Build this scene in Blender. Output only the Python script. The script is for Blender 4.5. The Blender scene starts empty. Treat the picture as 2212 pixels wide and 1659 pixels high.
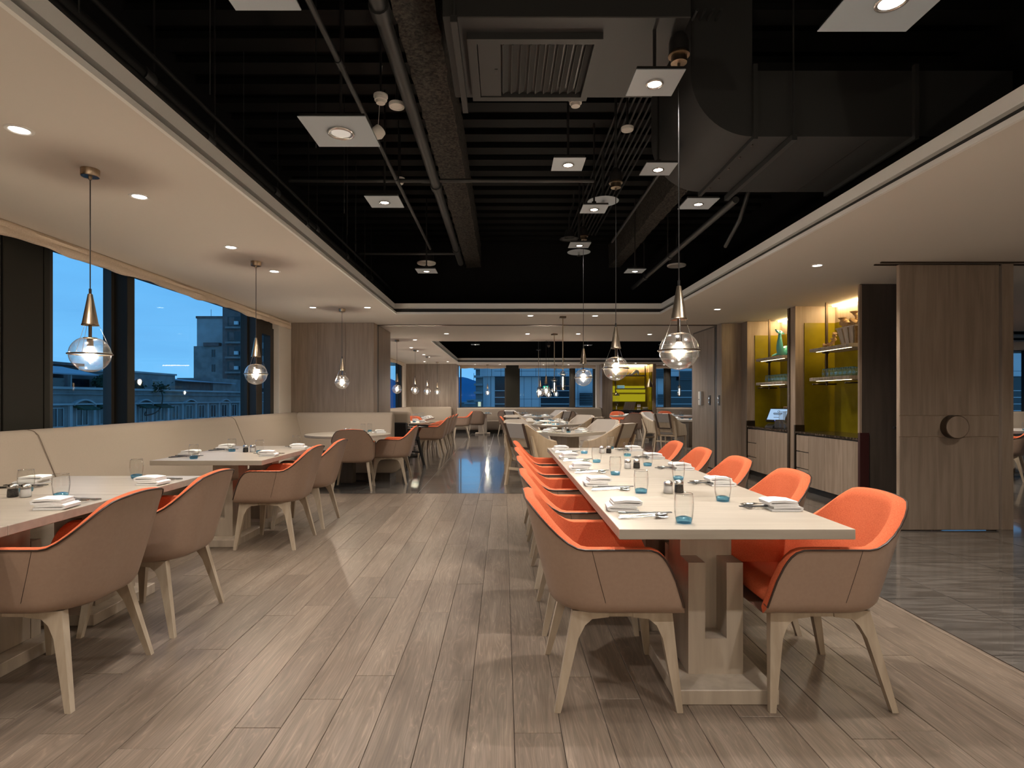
import bpy, math, random
from mathutils import Vector, Matrix
C = bpy.context.scene
COL = C.collection
R = random.Random(7)
PI = math.pi

# ---------------------------------------------------------------- camera, sky, exposure
cam = bpy.data.cameras.new('camera'); co = bpy.data.objects.new('camera', cam); COL.objects.link(co)
co.location = (0, 0, 1.27); co.rotation_euler = (PI/2, 0, 0)
cam.sensor_width = 36; cam.sensor_fit = 'HORIZONTAL'; cam.lens = 20.0
cam.shift_x = 0.0081; cam.shift_y = 0.01424; cam.clip_start = 0.05; cam.clip_end = 2000
C.camera = co
C.view_settings.view_transform = 'Standard'; C.view_settings.look = 'None'
C.view_settings.gamma = 1; C.view_settings.use_curve_mapping = False
C.view_settings.exposure = 0.0
C.cycles.max_bounces = 6; C.cycles.diffuse_bounces = 4; C.cycles.glossy_bounces = 3
C.cycles.transmission_bounces = 4; C.cycles.transparent_max_bounces = 24
C.cycles.sample_clamp_indirect = 3.0; C.cycles.caustics_reflective = False; C.cycles.caustics_refractive = False
C.cycles.use_denoising = True

W = bpy.data.worlds.new('dusk sky'); C.world = W; W.use_nodes = True
nt = W.node_tree; bg = nt.nodes['Background']
tc = nt.nodes.new('ShaderNodeTexCoord'); sx = nt.nodes.new('ShaderNodeSeparateXYZ')
rp = nt.nodes.new('ShaderNodeValToRGB')
rp.color_ramp.elements[0].position = 0.0; rp.color_ramp.elements[0].color = (.125, .36, .62, 1)
rp.color_ramp.elements[1].position = 0.5; rp.color_ramp.elements[1].color = (.045, .22, .52, 1)
ns = nt.nodes.new('ShaderNodeTexNoise'); ns.inputs['Scale'].default_value = 2.2; ns.inputs['Detail'].default_value = 5
mp = nt.nodes.new('ShaderNodeMapping'); mp.inputs['Scale'].default_value = (1, 1, 5)
mxs = nt.nodes.new('ShaderNodeMix'); mxs.data_type = 'RGBA'; mxs.blend_type = 'OVERLAY'; mxs.inputs[0].default_value = 0.35
L = nt.links.new
L(tc.outputs['Generated'], sx.inputs[0]); L(sx.outputs['Z'], rp.inputs[0]); L(tc.outputs['Generated'], mp.inputs[0])
L(mp.outputs[0], ns.inputs['Vector']); L(rp.outputs[0], mxs.inputs['A']); L(ns.outputs['Fac'], mxs.inputs['B'])
L(mxs.outputs['Result'], bg.inputs['Color']); bg.inputs['Strength'].default_value = 1.75

SPOT = 50.0      # recessed downlights, watts
VOID = 108.0     # panel lights hung in the open ceiling
BULB = 18.5      # pendant bulbs
WARM = (1.0, .88, .73); NEUT = (1.0, .94, .86)

# ---------------------------------------------------------------- materials
def newmat(name):
    m = bpy.data.materials.new(name); m.use_nodes = True
    return m, m.node_tree, m.node_tree.nodes['Principled BSDF']
def mat(name, c, rough=.5, metal=0, spec=.5, coat=0, sheen=0, alpha=None):
    m, t, b = newmat(name)
    b.inputs['Base Color'].default_value = (*c, 1); b.inputs['Roughness'].default_value = rough
    b.inputs['Metallic'].default_value = metal; b.inputs['Specular IOR Level'].default_value = spec
    b.inputs['Coat Weight'].default_value = coat; b.inputs['Sheen Weight'].default_value = sheen
    return m
def noisy(name, c1, c2, scale=(1, 1, 1), nscale=8, detail=6, rough=.5, metal=0, spec=.4, bump=0, rand=.15, dist=0, lo=.35, hi=.65, coord='Object', rv=0, coat=0, coatr=.1, bd=.0008):
    """two-tone material from stretched noise, each object a little lighter or darker"""
    m, t, b = newmat(name); n = t.nodes; l = t.links.new
    tc = n.new('ShaderNodeTexCoord'); mp = n.new('ShaderNodeMapping'); mp.inputs['Scale'].default_value = scale
    oi = n.new('ShaderNodeObjectInfo'); 
    ad = n.new('ShaderNodeVectorMath'); ad.operation = 'ADD'
    sc = n.new('ShaderNodeMath'); sc.operation = 'MULTIPLY'; sc.inputs[1].default_value = 37.0
    l(oi.outputs['Random'], sc.inputs[0]); l(sc.outputs[0], ad.inputs[1])
    l(tc.outputs[coord], ad.inputs[0]); l(ad.outputs[0], mp.inputs[0])
    nz = n.new('ShaderNodeTexNoise'); nz.inputs['Scale'].default_value = nscale; nz.inputs['Detail'].default_value = detail
    nz.inputs['Distortion'].default_value = dist; l(mp.outputs[0], nz.inputs['Vector'])
    rp = n.new('ShaderNodeValToRGB'); rp.color_ramp.elements[0].position = lo; rp.color_ramp.elements[1].position = hi
    rp.color_ramp.elements[0].color = (*c1, 1); rp.color_ramp.elements[1].color = (*c2, 1); l(nz.outputs['Fac'], rp.inputs[0])
    hs = n.new('ShaderNodeHueSaturation'); mr = n.new('ShaderNodeMapRange')
    mr.inputs['To Min'].default_value = 1-rand; mr.inputs['To Max'].default_value = 1+rand
    l(oi.outputs['Random'], mr.inputs['Value']); l(mr.outputs[0], hs.inputs['Value']); l(rp.outputs[0], hs.inputs['Color'])
    l(hs.outputs[0], b.inputs['Base Color'])
    b.inputs['Roughness'].default_value = rough; b.inputs['Metallic'].default_value = metal
    b.inputs['Specular IOR Level'].default_value = spec
    b.inputs['Coat Weight'].default_value = coat; b.inputs['Coat Roughness'].default_value = coatr
    if rv:
        r2 = n.new('ShaderNodeMapRange'); r2.inputs['To Min'].default_value = rough-rv; r2.inputs['To Max'].default_value = rough+rv
        l(nz.outputs['Fac'], r2.inputs['Value']); l(r2.outputs[0], b.inputs['Roughness'])
    if bump:
        bp = n.new('ShaderNodeBump'); bp.inputs['Strength'].default_value = bump; bp.inputs['Distance'].default_value = bd
        l(nz.outputs['Fac'], bp.inputs['Height']); l(bp.outputs[0], b.inputs['Normal'])
    return m
def emit(name, c, s):
    m = bpy.data.materials.new(name); m.use_nodes = True; t = m.node_tree; t.nodes.clear()
    e = t.nodes.new('ShaderNodeEmission'); o = t.nodes.new('ShaderNodeOutputMaterial')
    e.inputs[0].default_value = (*c, 1); e.inputs[1].default_value = s; t.links.new(e.outputs[0], o.inputs[0]); return m
def glow(name, c, s):      # a lit bulb: its frosted glass glows and lets the filament light out
    m = emit(name, c, s); t = m.node_tree
    o = [x for x in t.nodes if x.type == 'OUTPUT_MATERIAL'][0]; e = [x for x in t.nodes if x.type == 'EMISSION'][0]
    a = t.nodes.new('ShaderNodeAddShader'); tr = t.nodes.new('ShaderNodeBsdfTransparent')
    t.links.new(e.outputs[0], a.inputs[0]); t.links.new(tr.outputs[0], a.inputs[1]); t.links.new(a.outputs[0], o.inputs[0]); return m
def thin(name, tint=(1, 1, 1), edge=.75, base=.05, rough=.01, glossc=(1, 1, 1), power=3.5):
    """thin clear glass: transparent, with a reflection that grows to the rim"""
    m = bpy.data.materials.new(name); m.use_nodes = True; t = m.node_tree; n = t.nodes; n.clear(); l = t.links.new
    o = n.new('ShaderNodeOutputMaterial'); tr = n.new('ShaderNodeBsdfTransparent'); g = n.new('ShaderNodeBsdfGlossy')
    tr.inputs[0].default_value = (*tint, 1); g.inputs['Color'].default_value = (*glossc, 1); g.inputs['Roughness'].default_value = rough
    lw = n.new('ShaderNodeLayerWeight'); lw.inputs['Blend'].default_value = .5
    pw = n.new('ShaderNodeMath'); pw.operation = 'POWER'; pw.inputs[1].default_value = power
    ma = n.new('ShaderNodeMath'); ma.operation = 'MULTIPLY_ADD'; ma.inputs[1].default_value = edge; ma.inputs[2].default_value = base
    mx = n.new('ShaderNodeMixShader')
    l(lw.outputs['Facing'], pw.inputs[0]); l(pw.outputs[0], ma.inputs[0]); l(ma.outputs[0], mx.inputs[0])
    l(tr.outputs[0], mx.inputs[1]); l(g.outputs[0], mx.inputs[2]); l(mx.outputs[0], o.inputs[0]); return m

M = {}
def plank_mat():
    m, t, b = newmat('limed grey brown oak'); n = t.nodes; l = t.links.new
    tc = n.new('ShaderNodeTexCoord'); oi = n.new('ShaderNodeObjectInfo'); ad = n.new('ShaderNodeVectorMath'); sc = n.new('ShaderNodeMath')
    sc.operation = 'MULTIPLY'; sc.inputs[1].default_value = 53.0; l(oi.outputs['Random'], sc.inputs[0]); l(tc.outputs['Object'], ad.inputs[0]); l(sc.outputs[0], ad.inputs[1])
    def nz(scale, s, d, dist):
        mp = n.new('ShaderNodeMapping'); mp.inputs['Scale'].default_value = scale; l(ad.outputs[0], mp.inputs[0])
        z = n.new('ShaderNodeTexNoise'); z.inputs['Scale'].default_value = s; z.inputs['Detail'].default_value = d; z.inputs['Distortion'].default_value = dist
        l(mp.outputs[0], z.inputs['Vector']); return z
    def ramp(src, stops):
        r = n.new('ShaderNodeValToRGB'); r.color_ramp.elements[0].position, r.color_ramp.elements[0].color = stops[0][0], (*stops[0][1], 1)
        r.color_ramp.elements[1].position, r.color_ramp.elements[1].color = stops[1][0], (*stops[1][1], 1)
        for p, c in stops[2:]: e = r.color_ramp.elements.new(p); e.color = (*c, 1)
        l(src, r.inputs[0]); return r
    a = nz((6, .7, 6), 2.2, 5, .8); tone = ramp(a.outputs['Fac'], [(.3, (.138, .102, .077)), (.72, (.203, .157, .123))])
    # cathedral rings: bands of a slow warped field
    w = nz((5.5, .42, 5.5), 1.6, 3, .5); mu = n.new('ShaderNodeMath'); mu.operation = 'MULTIPLY'; mu.inputs[1].default_value = 42; l(w.outputs['Fac'], mu.inputs[0])
    fr = n.new('ShaderNodeMath'); fr.operation = 'PINGPONG'; fr.inputs[1].default_value = 1.0; l(mu.outputs[0], fr.inputs[0])
    g1 = ramp(fr.outputs[0], [(.0, (.80, .80, .80)), (.42, (1, 1, 1)), (.78, (1.0, 1.0, 1.0)), (.95, (1.38, 1.37, 1.35))])
    f = nz((55, 1.6, 55), 2.0, 4, .2); g2 = ramp(f.outputs['Fac'], [(.34, (.84, .84, .84)), (.60, (1.06, 1.06, 1.06)), (.72, (1.22, 1.22, 1.21))])
    m1 = n.new('ShaderNodeMix'); m1.data_type = 'RGBA'; m1.blend_type = 'MULTIPLY'; m1.inputs[0].default_value = .75; l(tone.outputs[0], m1.inputs['A']); l(g1.outputs[0], m1.inputs['B'])
    m2 = n.new('ShaderNodeMix'); m2.data_type = 'RGBA'; m2.blend_type = 'MULTIPLY'; m2.inputs[0].default_value = .9; l(m1.outputs['Result'], m2.inputs['A']); l(g2.outputs[0], m2.inputs['B'])
    hs = n.new('ShaderNodeHueSaturation'); mr = n.new('ShaderNodeMapRange'); mr.inputs['To Min'].default_value = .88; mr.inputs['To Max'].default_value = 1.13
    l(oi.outputs['Random'], mr.inputs['Value']); l(mr.outputs[0], hs.inputs['Value']); l(m2.outputs['Result'], hs.inputs['Color']); l(hs.outputs[0], b.inputs['Base Color'])
    b.inputs['Roughness'].default_value = .38; b.inputs['Specular IOR Level'].default_value = .42
    bp = n.new('ShaderNodeBump'); bp.inputs['Strength'].default_value = .5; bp.inputs['Distance'].default_value = .0008; l(f.outputs['Fac'], bp.inputs['Height']); l(bp.outputs[0], b.inputs['Normal'])
    return m
M['plank'] = plank_mat()
M['tile'] = noisy('dark grey marble', (.070, .062, .056), (.130, .117, .107), (.6, 4.5, 1), 2.6, 12, .17, spec=.6, rand=.14, dist=2.2, lo=.40, hi=.62, bump=.10, rv=.06, coat=.6, coatr=.05)
M['grout'] = mat('pale tile joint', (.30, .28, .26), .7)
M['sub'] = mat('floor bed', (.05, .04, .034), .35)
M['paint'] = mat('matt white plaster', (.68, .625, .57), .85, spec=.2)
M['lip'] = mat('satin white trim', (.80, .78, .75), .5)
M['black'] = mat('black paint', (.005, .005, .0055), .8, spec=.15)
M['deck'] = mat('black painted deck', (.0050, .0055, .006), .7, spec=.3)
M['pipe'] = mat('dark grey pipe paint', (.020, .021, .022), .5)
M['duct'] = mat('black duct board', (.030, .031, .032), .7, spec=.25)
M['rough'] = noisy('sprayed fireproofing', (.012, .011, .010), (.065, .058, .05), (1, 1, 1), 45, 4, .95, bump=1.0, rand=.02, bd=.01)
M['wood'] = noisy('taupe wall veneer', (.215, .167, .131), (.285, .225, .182), (5, 5, .35), 4, 7, .42, spec=.35, rand=.06, dist=.5)
M['woodl'] = noisy('cabinet oak', (.29, .215, .160), (.40, .305, .235), (5, 5, .4), 3, 7, .45, spec=.35, rand=.08, dist=.9)
M['woodd'] = noisy('dark brown veneer', (.062, .048, .038), (.088, .070, .056), (5, 5, .4), 3, 6, .45, rand=.05)
M['table'] = noisy('pale washed oak', (.345, .302, .252), (.395, .348, .295), (.7, 8, 8), 3, 6, .38, spec=.4, rand=.03, dist=.4)
M['tbase'] = noisy('greyed oak base', (.36, .30, .24), (.45, .38, .31), (5, 5, .6), 3, 6, .45, rand=.03, dist=.4)
M['legw'] = noisy('pale ash leg', (.33, .262, .195), (.42, .345, .265), (6, 6, .8), 4, 5, .4, rand=.03)
M['leather'] = noisy('tan leather', (.285, .192, .143), (.302, .206, .154), (1, 1, 1), 60, 3, .36, spec=.45, bump=.03, rand=.03)
M['leatherd'] = mat('dark brown piping', (.035, .020, .014), .4)
M['pipel'] = mat('pale piping', (.62, .36, .24), .5)
M['orange'] = noisy('orange weave', (.52, .108, .046), (.64, .155, .070), (1, 1, 1), 230, 2, .9, spec=.15, bump=.25, rand=.03, lo=.3, hi=.7)
M['sofa'] = noisy('beige sofa cloth', (.30, .25, .205), (.335, .28, .232), (1, 1, 1), 420, 2, .85, spec=.2, bump=.10, rand=.02)
M['seam'] = mat('sofa seam', (.16, .12, .09), .8)
M['armw'] = noisy('light oak frame', (.50, .385, .265), (.58, .455, .325), (6, 6, .7), 3, 5, .42, rand=.03)
M['grey'] = noisy('grey wool', (.42, .38, .345), (.46, .415, .38), (1, 1, 1), 400, 2, .9, spec=.15, bump=.12, rand=.03)
M['strap'] = mat('brown strap', (.095, .058, .040), .45)
M['brass'] = noisy('aged brass', (.34, .265, .19), (.44, .345, .25), (40, 40, .6), 4, 3, .28, metal=1, rand=.02)
M['bronze'] = mat('dark bronze', (.10, .075, .055), .35, metal=.9)
M['steel'] = mat('polished steel', (.80, .79, .77), .2, metal=1)
M['chrome'] = mat('bright chrome', (.90, .89, .88), .22, metal=1)
M['blackm'] = mat('black metal', (.014, .013, .013), .4, spec=.5)
M['wframe'] = mat('black window metal', (.018, .016, .013), .45, spec=.4)
M['clad'] = mat('dark metal cladding', (.012, .011, .008), .6, spec=.2)
M['white'] = mat('white plastic', (.75, .72, .68), .4)
M['panel'] = mat('grey light panel', (.40, .46, .52), .45)
M['linen'] = noisy('white linen', (.85, .84, .83), (.90, .89, .88), (1, 1, 1), 200, 2, .9, spec=.1, rand=.01)
M['curtain'] = noisy('cream blind cloth', (.60, .49, .39), (.70, .585, .475), (1, 1, 1), 120, 2, .95, spec=.1, bump=.1, rand=.02)
M['glass'] = thin('tumbler glass', (.99, .995, .995), .85, .02, power=4.0)
M['globe'] = thin('globe glass', (.97, .96, .94), .80, .13, .16, power=2.4)
M['smoke'] = thin('smoked glass', (.72, .66, .60), .8, .10, .03, (1, .93, .85))
M['pane'] = thin('window glass', (.93, .96, .97), .30, .004, power=5)
M['blueglass'] = thin('aqua glass base', (.40, .72, .90), .6, .18, .08, (.7, .92, 1))
M['tealglass'] = thin('aqua tumbler', (.88, .96, .96), .9, .12, .05, (.85, 1, 1))
M['olive'] = noisy('olive glass panel', (.185, .145, .005), (.25, .195, .008), (1, 1, 1), 3, 3, .22, spec=.5, rand=.03, bump=.04)
M['stone'] = noisy('brown marble top', (.035, .026, .020), (.19, .145, .115), (1, 1, 1), 22, 8, .12, spec=.5, rand=.02, lo=.5, hi=.75)
M['turq'] = mat('turquoise glaze', (.09, .42, .44), .15, coat=.6)
M['drift'] = noisy('driftwood', (.42, .25, .10), (.62, .42, .22), (3, 3, 3), 12, 6, .7, bump=.5, rand=.02)
M['whitew'] = noisy('whitewashed wood', (.42, .35, .28), (.60, .52, .43), (8, 8, 1), 4, 5, .7, rand=.05)
M['studw'] = noisy('studded brown hide', (.26, .16, .07), (.36, .24, .11), (1, 1, 1), 30, 4, .6, rand=.02)
M['plastk'] = mat('black plastic', (.012, .012, .013), .35)
M['plastg'] = mat('dark grey plastic', (.05, .05, .055), .4)
M['red'] = mat('red seat', (.55, .02, .03), .6)
M['maroon'] = mat('dark maroon metal', (.045, .012, .012), .35)
M['pepper'] = noisy('black pepper', (.006, .005, .005), (.05, .045, .04), (1, 1, 1), 220, 2, .7, rand=.01)
M['salt'] = mat('white salt', (.80, .78, .75), .8)
M['jar'] = thin('jar glass', (.98, .98, .98), .6, .05)
M['bulb'] = glow('lit bulb', (1, .86, .66), 26)
M['lens'] = emit('lit downlight', (1, .93, .84), 22)
M['led'] = emit('warm led strip', (1, .74, .36), 55)
M['ledw'] = emit('warm shelf light', (1, .80, .48), 5)
M['screen'] = emit('lit screen', (.42, .62, .88), .9)
M['exitg'] = emit('green exit sign reflection', (.0, .55, .35), 1.2)
M['ink'] = mat('dark print', (.03, .04, .06), .6)
M['concrete'] = noisy('grey render', (.17, .145, .135), (.25, .215, .20), (1, 1, 1), .6, 7, .9, rand=.04)
M['conc2'] = noisy('pale render', (.29, .26, .25), (.37, .335, .325), (1, 1, 1), .3, 6, .9, rand=.04)
M['brick'] = noisy('red brown cladding', (.13, .085, .075), (.18, .12, .11), (1, 1, 1), .8, 5, .9, rand=.1)
M['dkwin'] = mat('dark window glass', (.010, .012, .016), .15, spec=.5)
M['cladpan'] = noisy('pale metal facade panel', (.40, .345, .345), (.44, .38, .38), (1, 1, 1), .5, 3, .35, rand=.03)
M['joint'] = mat('facade joint', (.07, .075, .09), .8)
M['roofm'] = mat('grey sheet roof', (.24, .25, .28), .6)
M['leaf'] = noisy('dark leaves', (.010, .018, .008), (.030, .05, .02), (1, 1, 1), 3, 5, .8, bump=.8, rand=.2, bd=.05)
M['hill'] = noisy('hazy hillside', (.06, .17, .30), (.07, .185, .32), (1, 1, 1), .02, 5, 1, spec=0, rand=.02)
M['litwin'] = emit('lit window', (.75, .9, .7), .8)
M['litred'] = emit('red lamp', (1, .12, .06), 2)
M['ac'] = mat('air conditioner white', (.55, .55, .55), .6)
M['bark'] = mat('bark', (.05, .04, .03), .9)

# ---------------------------------------------------------------- mesh building
class G:
    def __init__(s): s.v = []; s.f = []
    def add(s, vs, fs):
        o = len(s.v); s.v += [tuple(p) for p in vs]; s.f += [tuple(i+o for i in q) for q in fs]; return s
    def box(s, x0, x1, y0, y1, z0, z1, c=0):
        if c == 0:
            s.add([(x0,y0,z0),(x1,y0,z0),(x1,y1,z0),(x0,y1,z0),(x0,y0,z1),(x1,y0,z1),(x1,y1,z1),(x0,y1,z1)],
                  [(3,2,1,0),(4,5,6,7),(0,1,5,4),(1,2,6,5),(2,3,7,6),(3,0,4,7)]); return s
        vs = []; idx = {}
        for i, x in enumerate((x0, x1)):
            for j, y in enumerate((y0, y1)):
                for k, z in enumerate((z0, z1)):
                    dx, dy, dz = (1-2*i)*c, (1-2*j)*c, (1-2*k)*c
                    idx[i,j,k] = (len(vs), len(vs)+1, len(vs)+2)
                    vs += [(x, y+dy, z+dz), (x+dx, y, z+dz), (x+dx, y+dy, z)]
        fs = []
        for a in range(3):
            b, d = [q for q in range(3) if q != a]
            for e in (0, 1):
                def I(p, q):
                    t = [0,0,0]; t[a] = e; t[b] = p; t[d] = q; return tuple(t)
                q = [idx[I(0,0)][a], idx[I(1,0)][a], idx[I(1,1)][a], idx[I(0,1)][a]]
                fs.append(tuple(q if (e == 1) != (a == 1) else q[::-1]))
        for a in range(3):
            b, d = [q for q in range(3) if q != a]
            for p in (0, 1):
                for q in (0, 1):
                    def J(t0):
                        t = [0,0,0]; t[a] = t0; t[b] = p; t[d] = q; return tuple(t)
                    k0, k1 = idx[J(0)], idx[J(1)]
                    fs.append((k0[b], k1[b], k1[d], k0[d]))
        for t in idx: fs.append(idx[t])
        s.add(vs, fs); s.fix = True; return s
    def cyl(s, p0, p1, r, n=12, r1=None, cap=True):
        p0, p1 = Vector(p0), Vector(p1); r1 = r if r1 is None else r1
        d = (p1-p0).normalized(); u = d.orthogonal().normalized(); w = d.cross(u)
        vs = [p0+(u*math.cos(2*PI*i/n)+w*math.sin(2*PI*i/n))*r for i in range(n)] + [p1+(u*math.cos(2*PI*i/n)+w*math.sin(2*PI*i/n))*r1 for i in range(n)]
        fs = [(i, (i+1)%n, n+(i+1)%n, n+i) for i in range(n)]
        if cap: fs += [tuple(range(n))[::-1], tuple(range(n, 2*n))]
        return s.add(vs, fs)
    def lathe(s, prof, n=20, c=(0,0,0), cap=False):
        vs = []; fs = []
        for r, z in prof:
            for i in range(n): vs.append((c[0]+r*math.cos(2*PI*i/n), c[1]+r*math.sin(2*PI*i/n), c[2]+z))
        m = len(prof)
        for k in range(m-1):
            for i in range(n): fs.append((k*n+i, k*n+(i+1)%n, (k+1)*n+(i+1)%n, (k+1)*n+i))
        if cap: fs += [tuple(range(n))[::-1], tuple(range((m-1)*n, m*n))]
        return s.add(vs, fs)
    def tube(s, pts, r, n=8, cap=True, flat=1.0):
        pts = [Vector(p) for p in pts]; m = len(pts); rs = r if isinstance(r, (list, tuple)) else [r]*m
        vs = []; fs = []; up = None
        for i, p in enumerate(pts):
            d = (pts[min(i+1, m-1)]-pts[max(i-1, 0)]).normalized()
            if up is None: up = d.orthogonal().normalized()
            up = (up - d*up.dot(d)).normalized(); w = d.cross(up)
            for k in range(n):
                a = 2*PI*k/n; vs.append(p+(up*math.cos(a)+w*math.sin(a)*flat)*rs[i])
        for i in range(m-1):
            for k in range(n): fs.append((i*n+k, i*n+(k+1)%n, (i+1)*n+(k+1)%n, (i+1)*n+k))
        if cap: fs += [tuple(range(n))[::-1], tuple(range((m-1)*n, m*n))]
        return s.add(vs, fs)
    def ring(s, R0, r, z=0, n=32, k=8, c=(0,0)):
        vs = []; fs = []
        for i in range(n):
            a = 2*PI*i/n
            for j in range(k):
                b = 2*PI*j/k; q = R0+r*math.cos(b); vs.append((c[0]+q*math.cos(a), c[1]+q*math.sin(a), z+r*math.sin(b)))
        for i in range(n):
            for j in range(k): fs.append((i*k+j, ((i+1)%n)*k+j, ((i+1)%n)*k+(j+1)%k, i*k+(j+1)%k))
        return s.add(vs, fs)
    def prism(s, poly, a, b, axis='x'):
        n = len(poly)
        def P(q, t): return {'x': (t, q[0], q[1]), 'y': (q[0], t, q[1]), 'z': (q[0], q[1], t)}[axis]
        vs = [P(q, a) for q in poly]+[P(q, b) for q in poly]
        return s.add(vs, [tuple(range(n)), tuple(range(n, 2*n))[::-1]]+[(i, n+i, n+(i+1)%n, (i+1)%n) for i in range(n)])
    def grid(s, rows, closed=False):
        n = len(rows[0]); vs = [p for r in rows for p in r]; fs = []
        for i in range(len(rows)-1):
            for j in range(n if closed else n-1):
                fs.append((i*n+j, i*n+(j+1)%n, (i+1)*n+(j+1)%n, (i+1)*n+j))
        return s.add(vs, fs)
    def xf(s, m):
        s.v = [tuple(m @ Vector(p)) for p in s.v]; return s
    def mesh(s, name, m, smooth=None, fix=True):
        me = bpy.data.meshes.new(name); me.from_pydata(s.v, [], s.f); me.materials.append(m)
        if fix:
            import bmesh
            b = bmesh.new(); b.from_mesh(me); bmesh.ops.recalc_face_normals(b, faces=b.faces); b.to_mesh(me); b.free()
        if smooth:
            me.polygons.foreach_set('use_smooth', [True]*len(me.polygons)); me.set_sharp_from_angle(angle=math.radians(smooth))
        me.update(); return me

def obj(name, me, parent=None, loc=(0,0,0), rot=(0,0,0), kind=None, label=None):
    o = bpy.data.objects.new(name, me); COL.objects.link(o); o.location = loc; o.rotation_euler = rot
    if parent is not None: o.parent = parent
    if kind: o['kind'] = kind
    if label: o['label'] = label
    return o
def tag(o, label, cat, group=None):
    o['label'] = label; o['category'] = cat
    if group: o['group'] = group
    return o
def thing(name, label, cat, loc=(0,0,0), rz=0, group=None):
    o = bpy.data.objects.new(name, None); COL.objects.link(o); o.location = loc; o.rotation_euler = (0,0,rz)
    return tag(o, label, cat, group)
KIDS = {}
def kids(o):
    if o.name not in KIDS: KIDS[o.name] = [c for c in COL.objects if c.parent == o]
    return KIDS[o.name]
def dup(src, loc, rz, label, group=None, rx=0):
    def rec(o, par):
        c = o.copy(); COL.objects.link(c); c.parent = par
        for k in kids(o): rec(k, c)
        return c
    c = rec(src, None); c.location = loc; c.rotation_euler = (rx, 0, rz); c['label'] = label
    if group: c['group'] = group
    return c
class Kind:     # first placement moves the source itself, later ones copy it
    def __init__(s, src): s.src = src; s.used = False
    def put(s, loc, rz, label, group=None):
        if not s.used:
            s.used = True; o = s.src; o.location = loc; o.rotation_euler = (0,0,rz); o['label'] = label
            if group: o['group'] = group
            return o
        return dup(s.src, loc, rz, label, group)
def spot(name, loc, power, color, size=105, blend=.7, rad=.035, parent=None, tilt=(0,0,0)):
    l = bpy.data.lights.new(name, 'SPOT'); l.energy = power; l.color = color; l.spot_size = math.radians(size); l.spot_blend = blend
    l.shadow_soft_size = rad
    o = bpy.data.objects.new(name, l); COL.objects.link(o); o.location = loc; o.rotation_euler = tilt
    if parent is not None: o.parent = parent
    return o
def struct(name, me, **k):
    return obj(name, me, kind='structure', **k)

# ================================================================ SETTING
F, U0, V0, H = 1229.0, 1088.0, 861.0, 1.27
def seen(x, y, z, m=120):       # could the photograph see this point (culls floor pieces far outside the frame)
    if y < .3: return False
    u = U0+F*x/y; v = V0-F*(z-H)/y
    return -m < u < 2212+m and -m < v < 1659+m+160
floor = struct('floor', G().box(-6, 16, -3.2, 24, -.2, -.006).mesh('floor', M['sub']))
k = 0; x = .04 - .18*21
while x < 2.40:
    x1 = min(x+.18, 2.41); xs = max(x, -3.76); y = -.4 - R.random()*1.3; last = False
    while y < 7.61:
        ln = R.uniform(1.2, 2.0); y1 = min(y+ln, 7.61)
        if 7.61-y1 < .35: y1 = 7.61
        if any(seen(a, b, 0) for a in (xs, x1) for b in (y, (y+y1)/2, y1)) and x1-xs > .02:
            g = .0011; t = R.uniform(-.0006, .0006); e = .0012; hw, hl = (x1-xs)/2-g, (y1-y)/2-g
            gg = G().add([(-hw,-hl,-.012),(hw,-hl,-.012),(hw,hl,-.012),(-hw,hl,-.012),(-hw,-hl,-e),(hw,-hl,-e),(hw,hl,-e),(-hw,hl,-e),
                          (-hw+e,-hl+e,0),(hw-e,-hl+e,0),(hw-e,hl-e,0),(-hw+e,hl-e,0)],
                         [(0,1,5,4),(1,2,6,5),(2,3,7,6),(3,0,4,7),(4,5,9,8),(5,6,10,9),(6,7,11,10),(7,4,8,11),(8,9,10,11)])
            obj('plank', gg.mesh('plank', M['plank']), floor, ((xs+x1)/2, (y+y1)/2, t))
        y = y1
    x = x1
tiles = {}
def tile(x0, x1, y0, y1):
    key = (round(x1-x0, 3), round(y1-y0, 3))
    if key not in tiles:
        a, b = key[0]/2-.0015, key[1]/2-.0015; e = .0015
        tiles[key] = G().add([(-a,-b,-.01),(a,-b,-.01),(a,b,-.01),(-a,b,-.01),(-a+e,-b+e,0),(a-e,-b+e,0),(a-e,b-e,0),(-a+e,b-e,0)],
                             [(0,1,5,4),(1,2,6,5),(2,3,7,6),(3,0,4,7),(4,5,6,7)]).mesh('tile', M['tile'])
    obj('tile', tiles[key], floor, ((x0+x1)/2, (y0+y1)/2, 0))
TS = .8; nt_ = 0
xs = [-.35+TS*i for i in range(-5, 18)]
for i in range(len(xs)-1):
    for j in range(-1, 30):
        x0, x1 = xs[i], xs[i+1]; y0, y1 = 7.61+TS*(j-9), 7.61+TS*(j-8)
        if j < 9:                                   # the strip to the right of the boards
            if x1 <= 2.41: continue
            x0 = max(x0, 2.412)
        if y1 > 23 or (x0 > 7.3 and y0 > 11.3) or (x1 < -3.7): continue
        if x0 > 4.7 and 6.4 < y0 < 11.3 and x0 < 5.0: continue
        cx, cy = (x0+x1)/2, (y0+y1)/2
        if not any(seen(a, b, 0, 20) for a in (x0, cx, x1) for b in (y0, cy, y1)): continue
        if x0 > 5.2 and y0 < 11.3 and not (.86 < x1/y0 and x0/y1 < .93): continue
        if y1-y0 > .05: tile(x0, x1, y0, y1); nt_ += 1
obj('joint_bed', G().box(-3.7, 7.6, 7.62, 23, -.0055, -.0035).box(2.42, 6.4, -.5, 7.62, -.0055, -.0035).mesh('joint_bed', M['grout']), floor)
struct('trim_1', G().box(-3.3, 2.41, 7.606, 7.614, -.01, .0015).mesh('trim', M['bronze']))
struct('trim_2', G().box(2.408, 2.414, -.5, 7.61, -.01, .0015).mesh('trim', M['bronze']))

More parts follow.
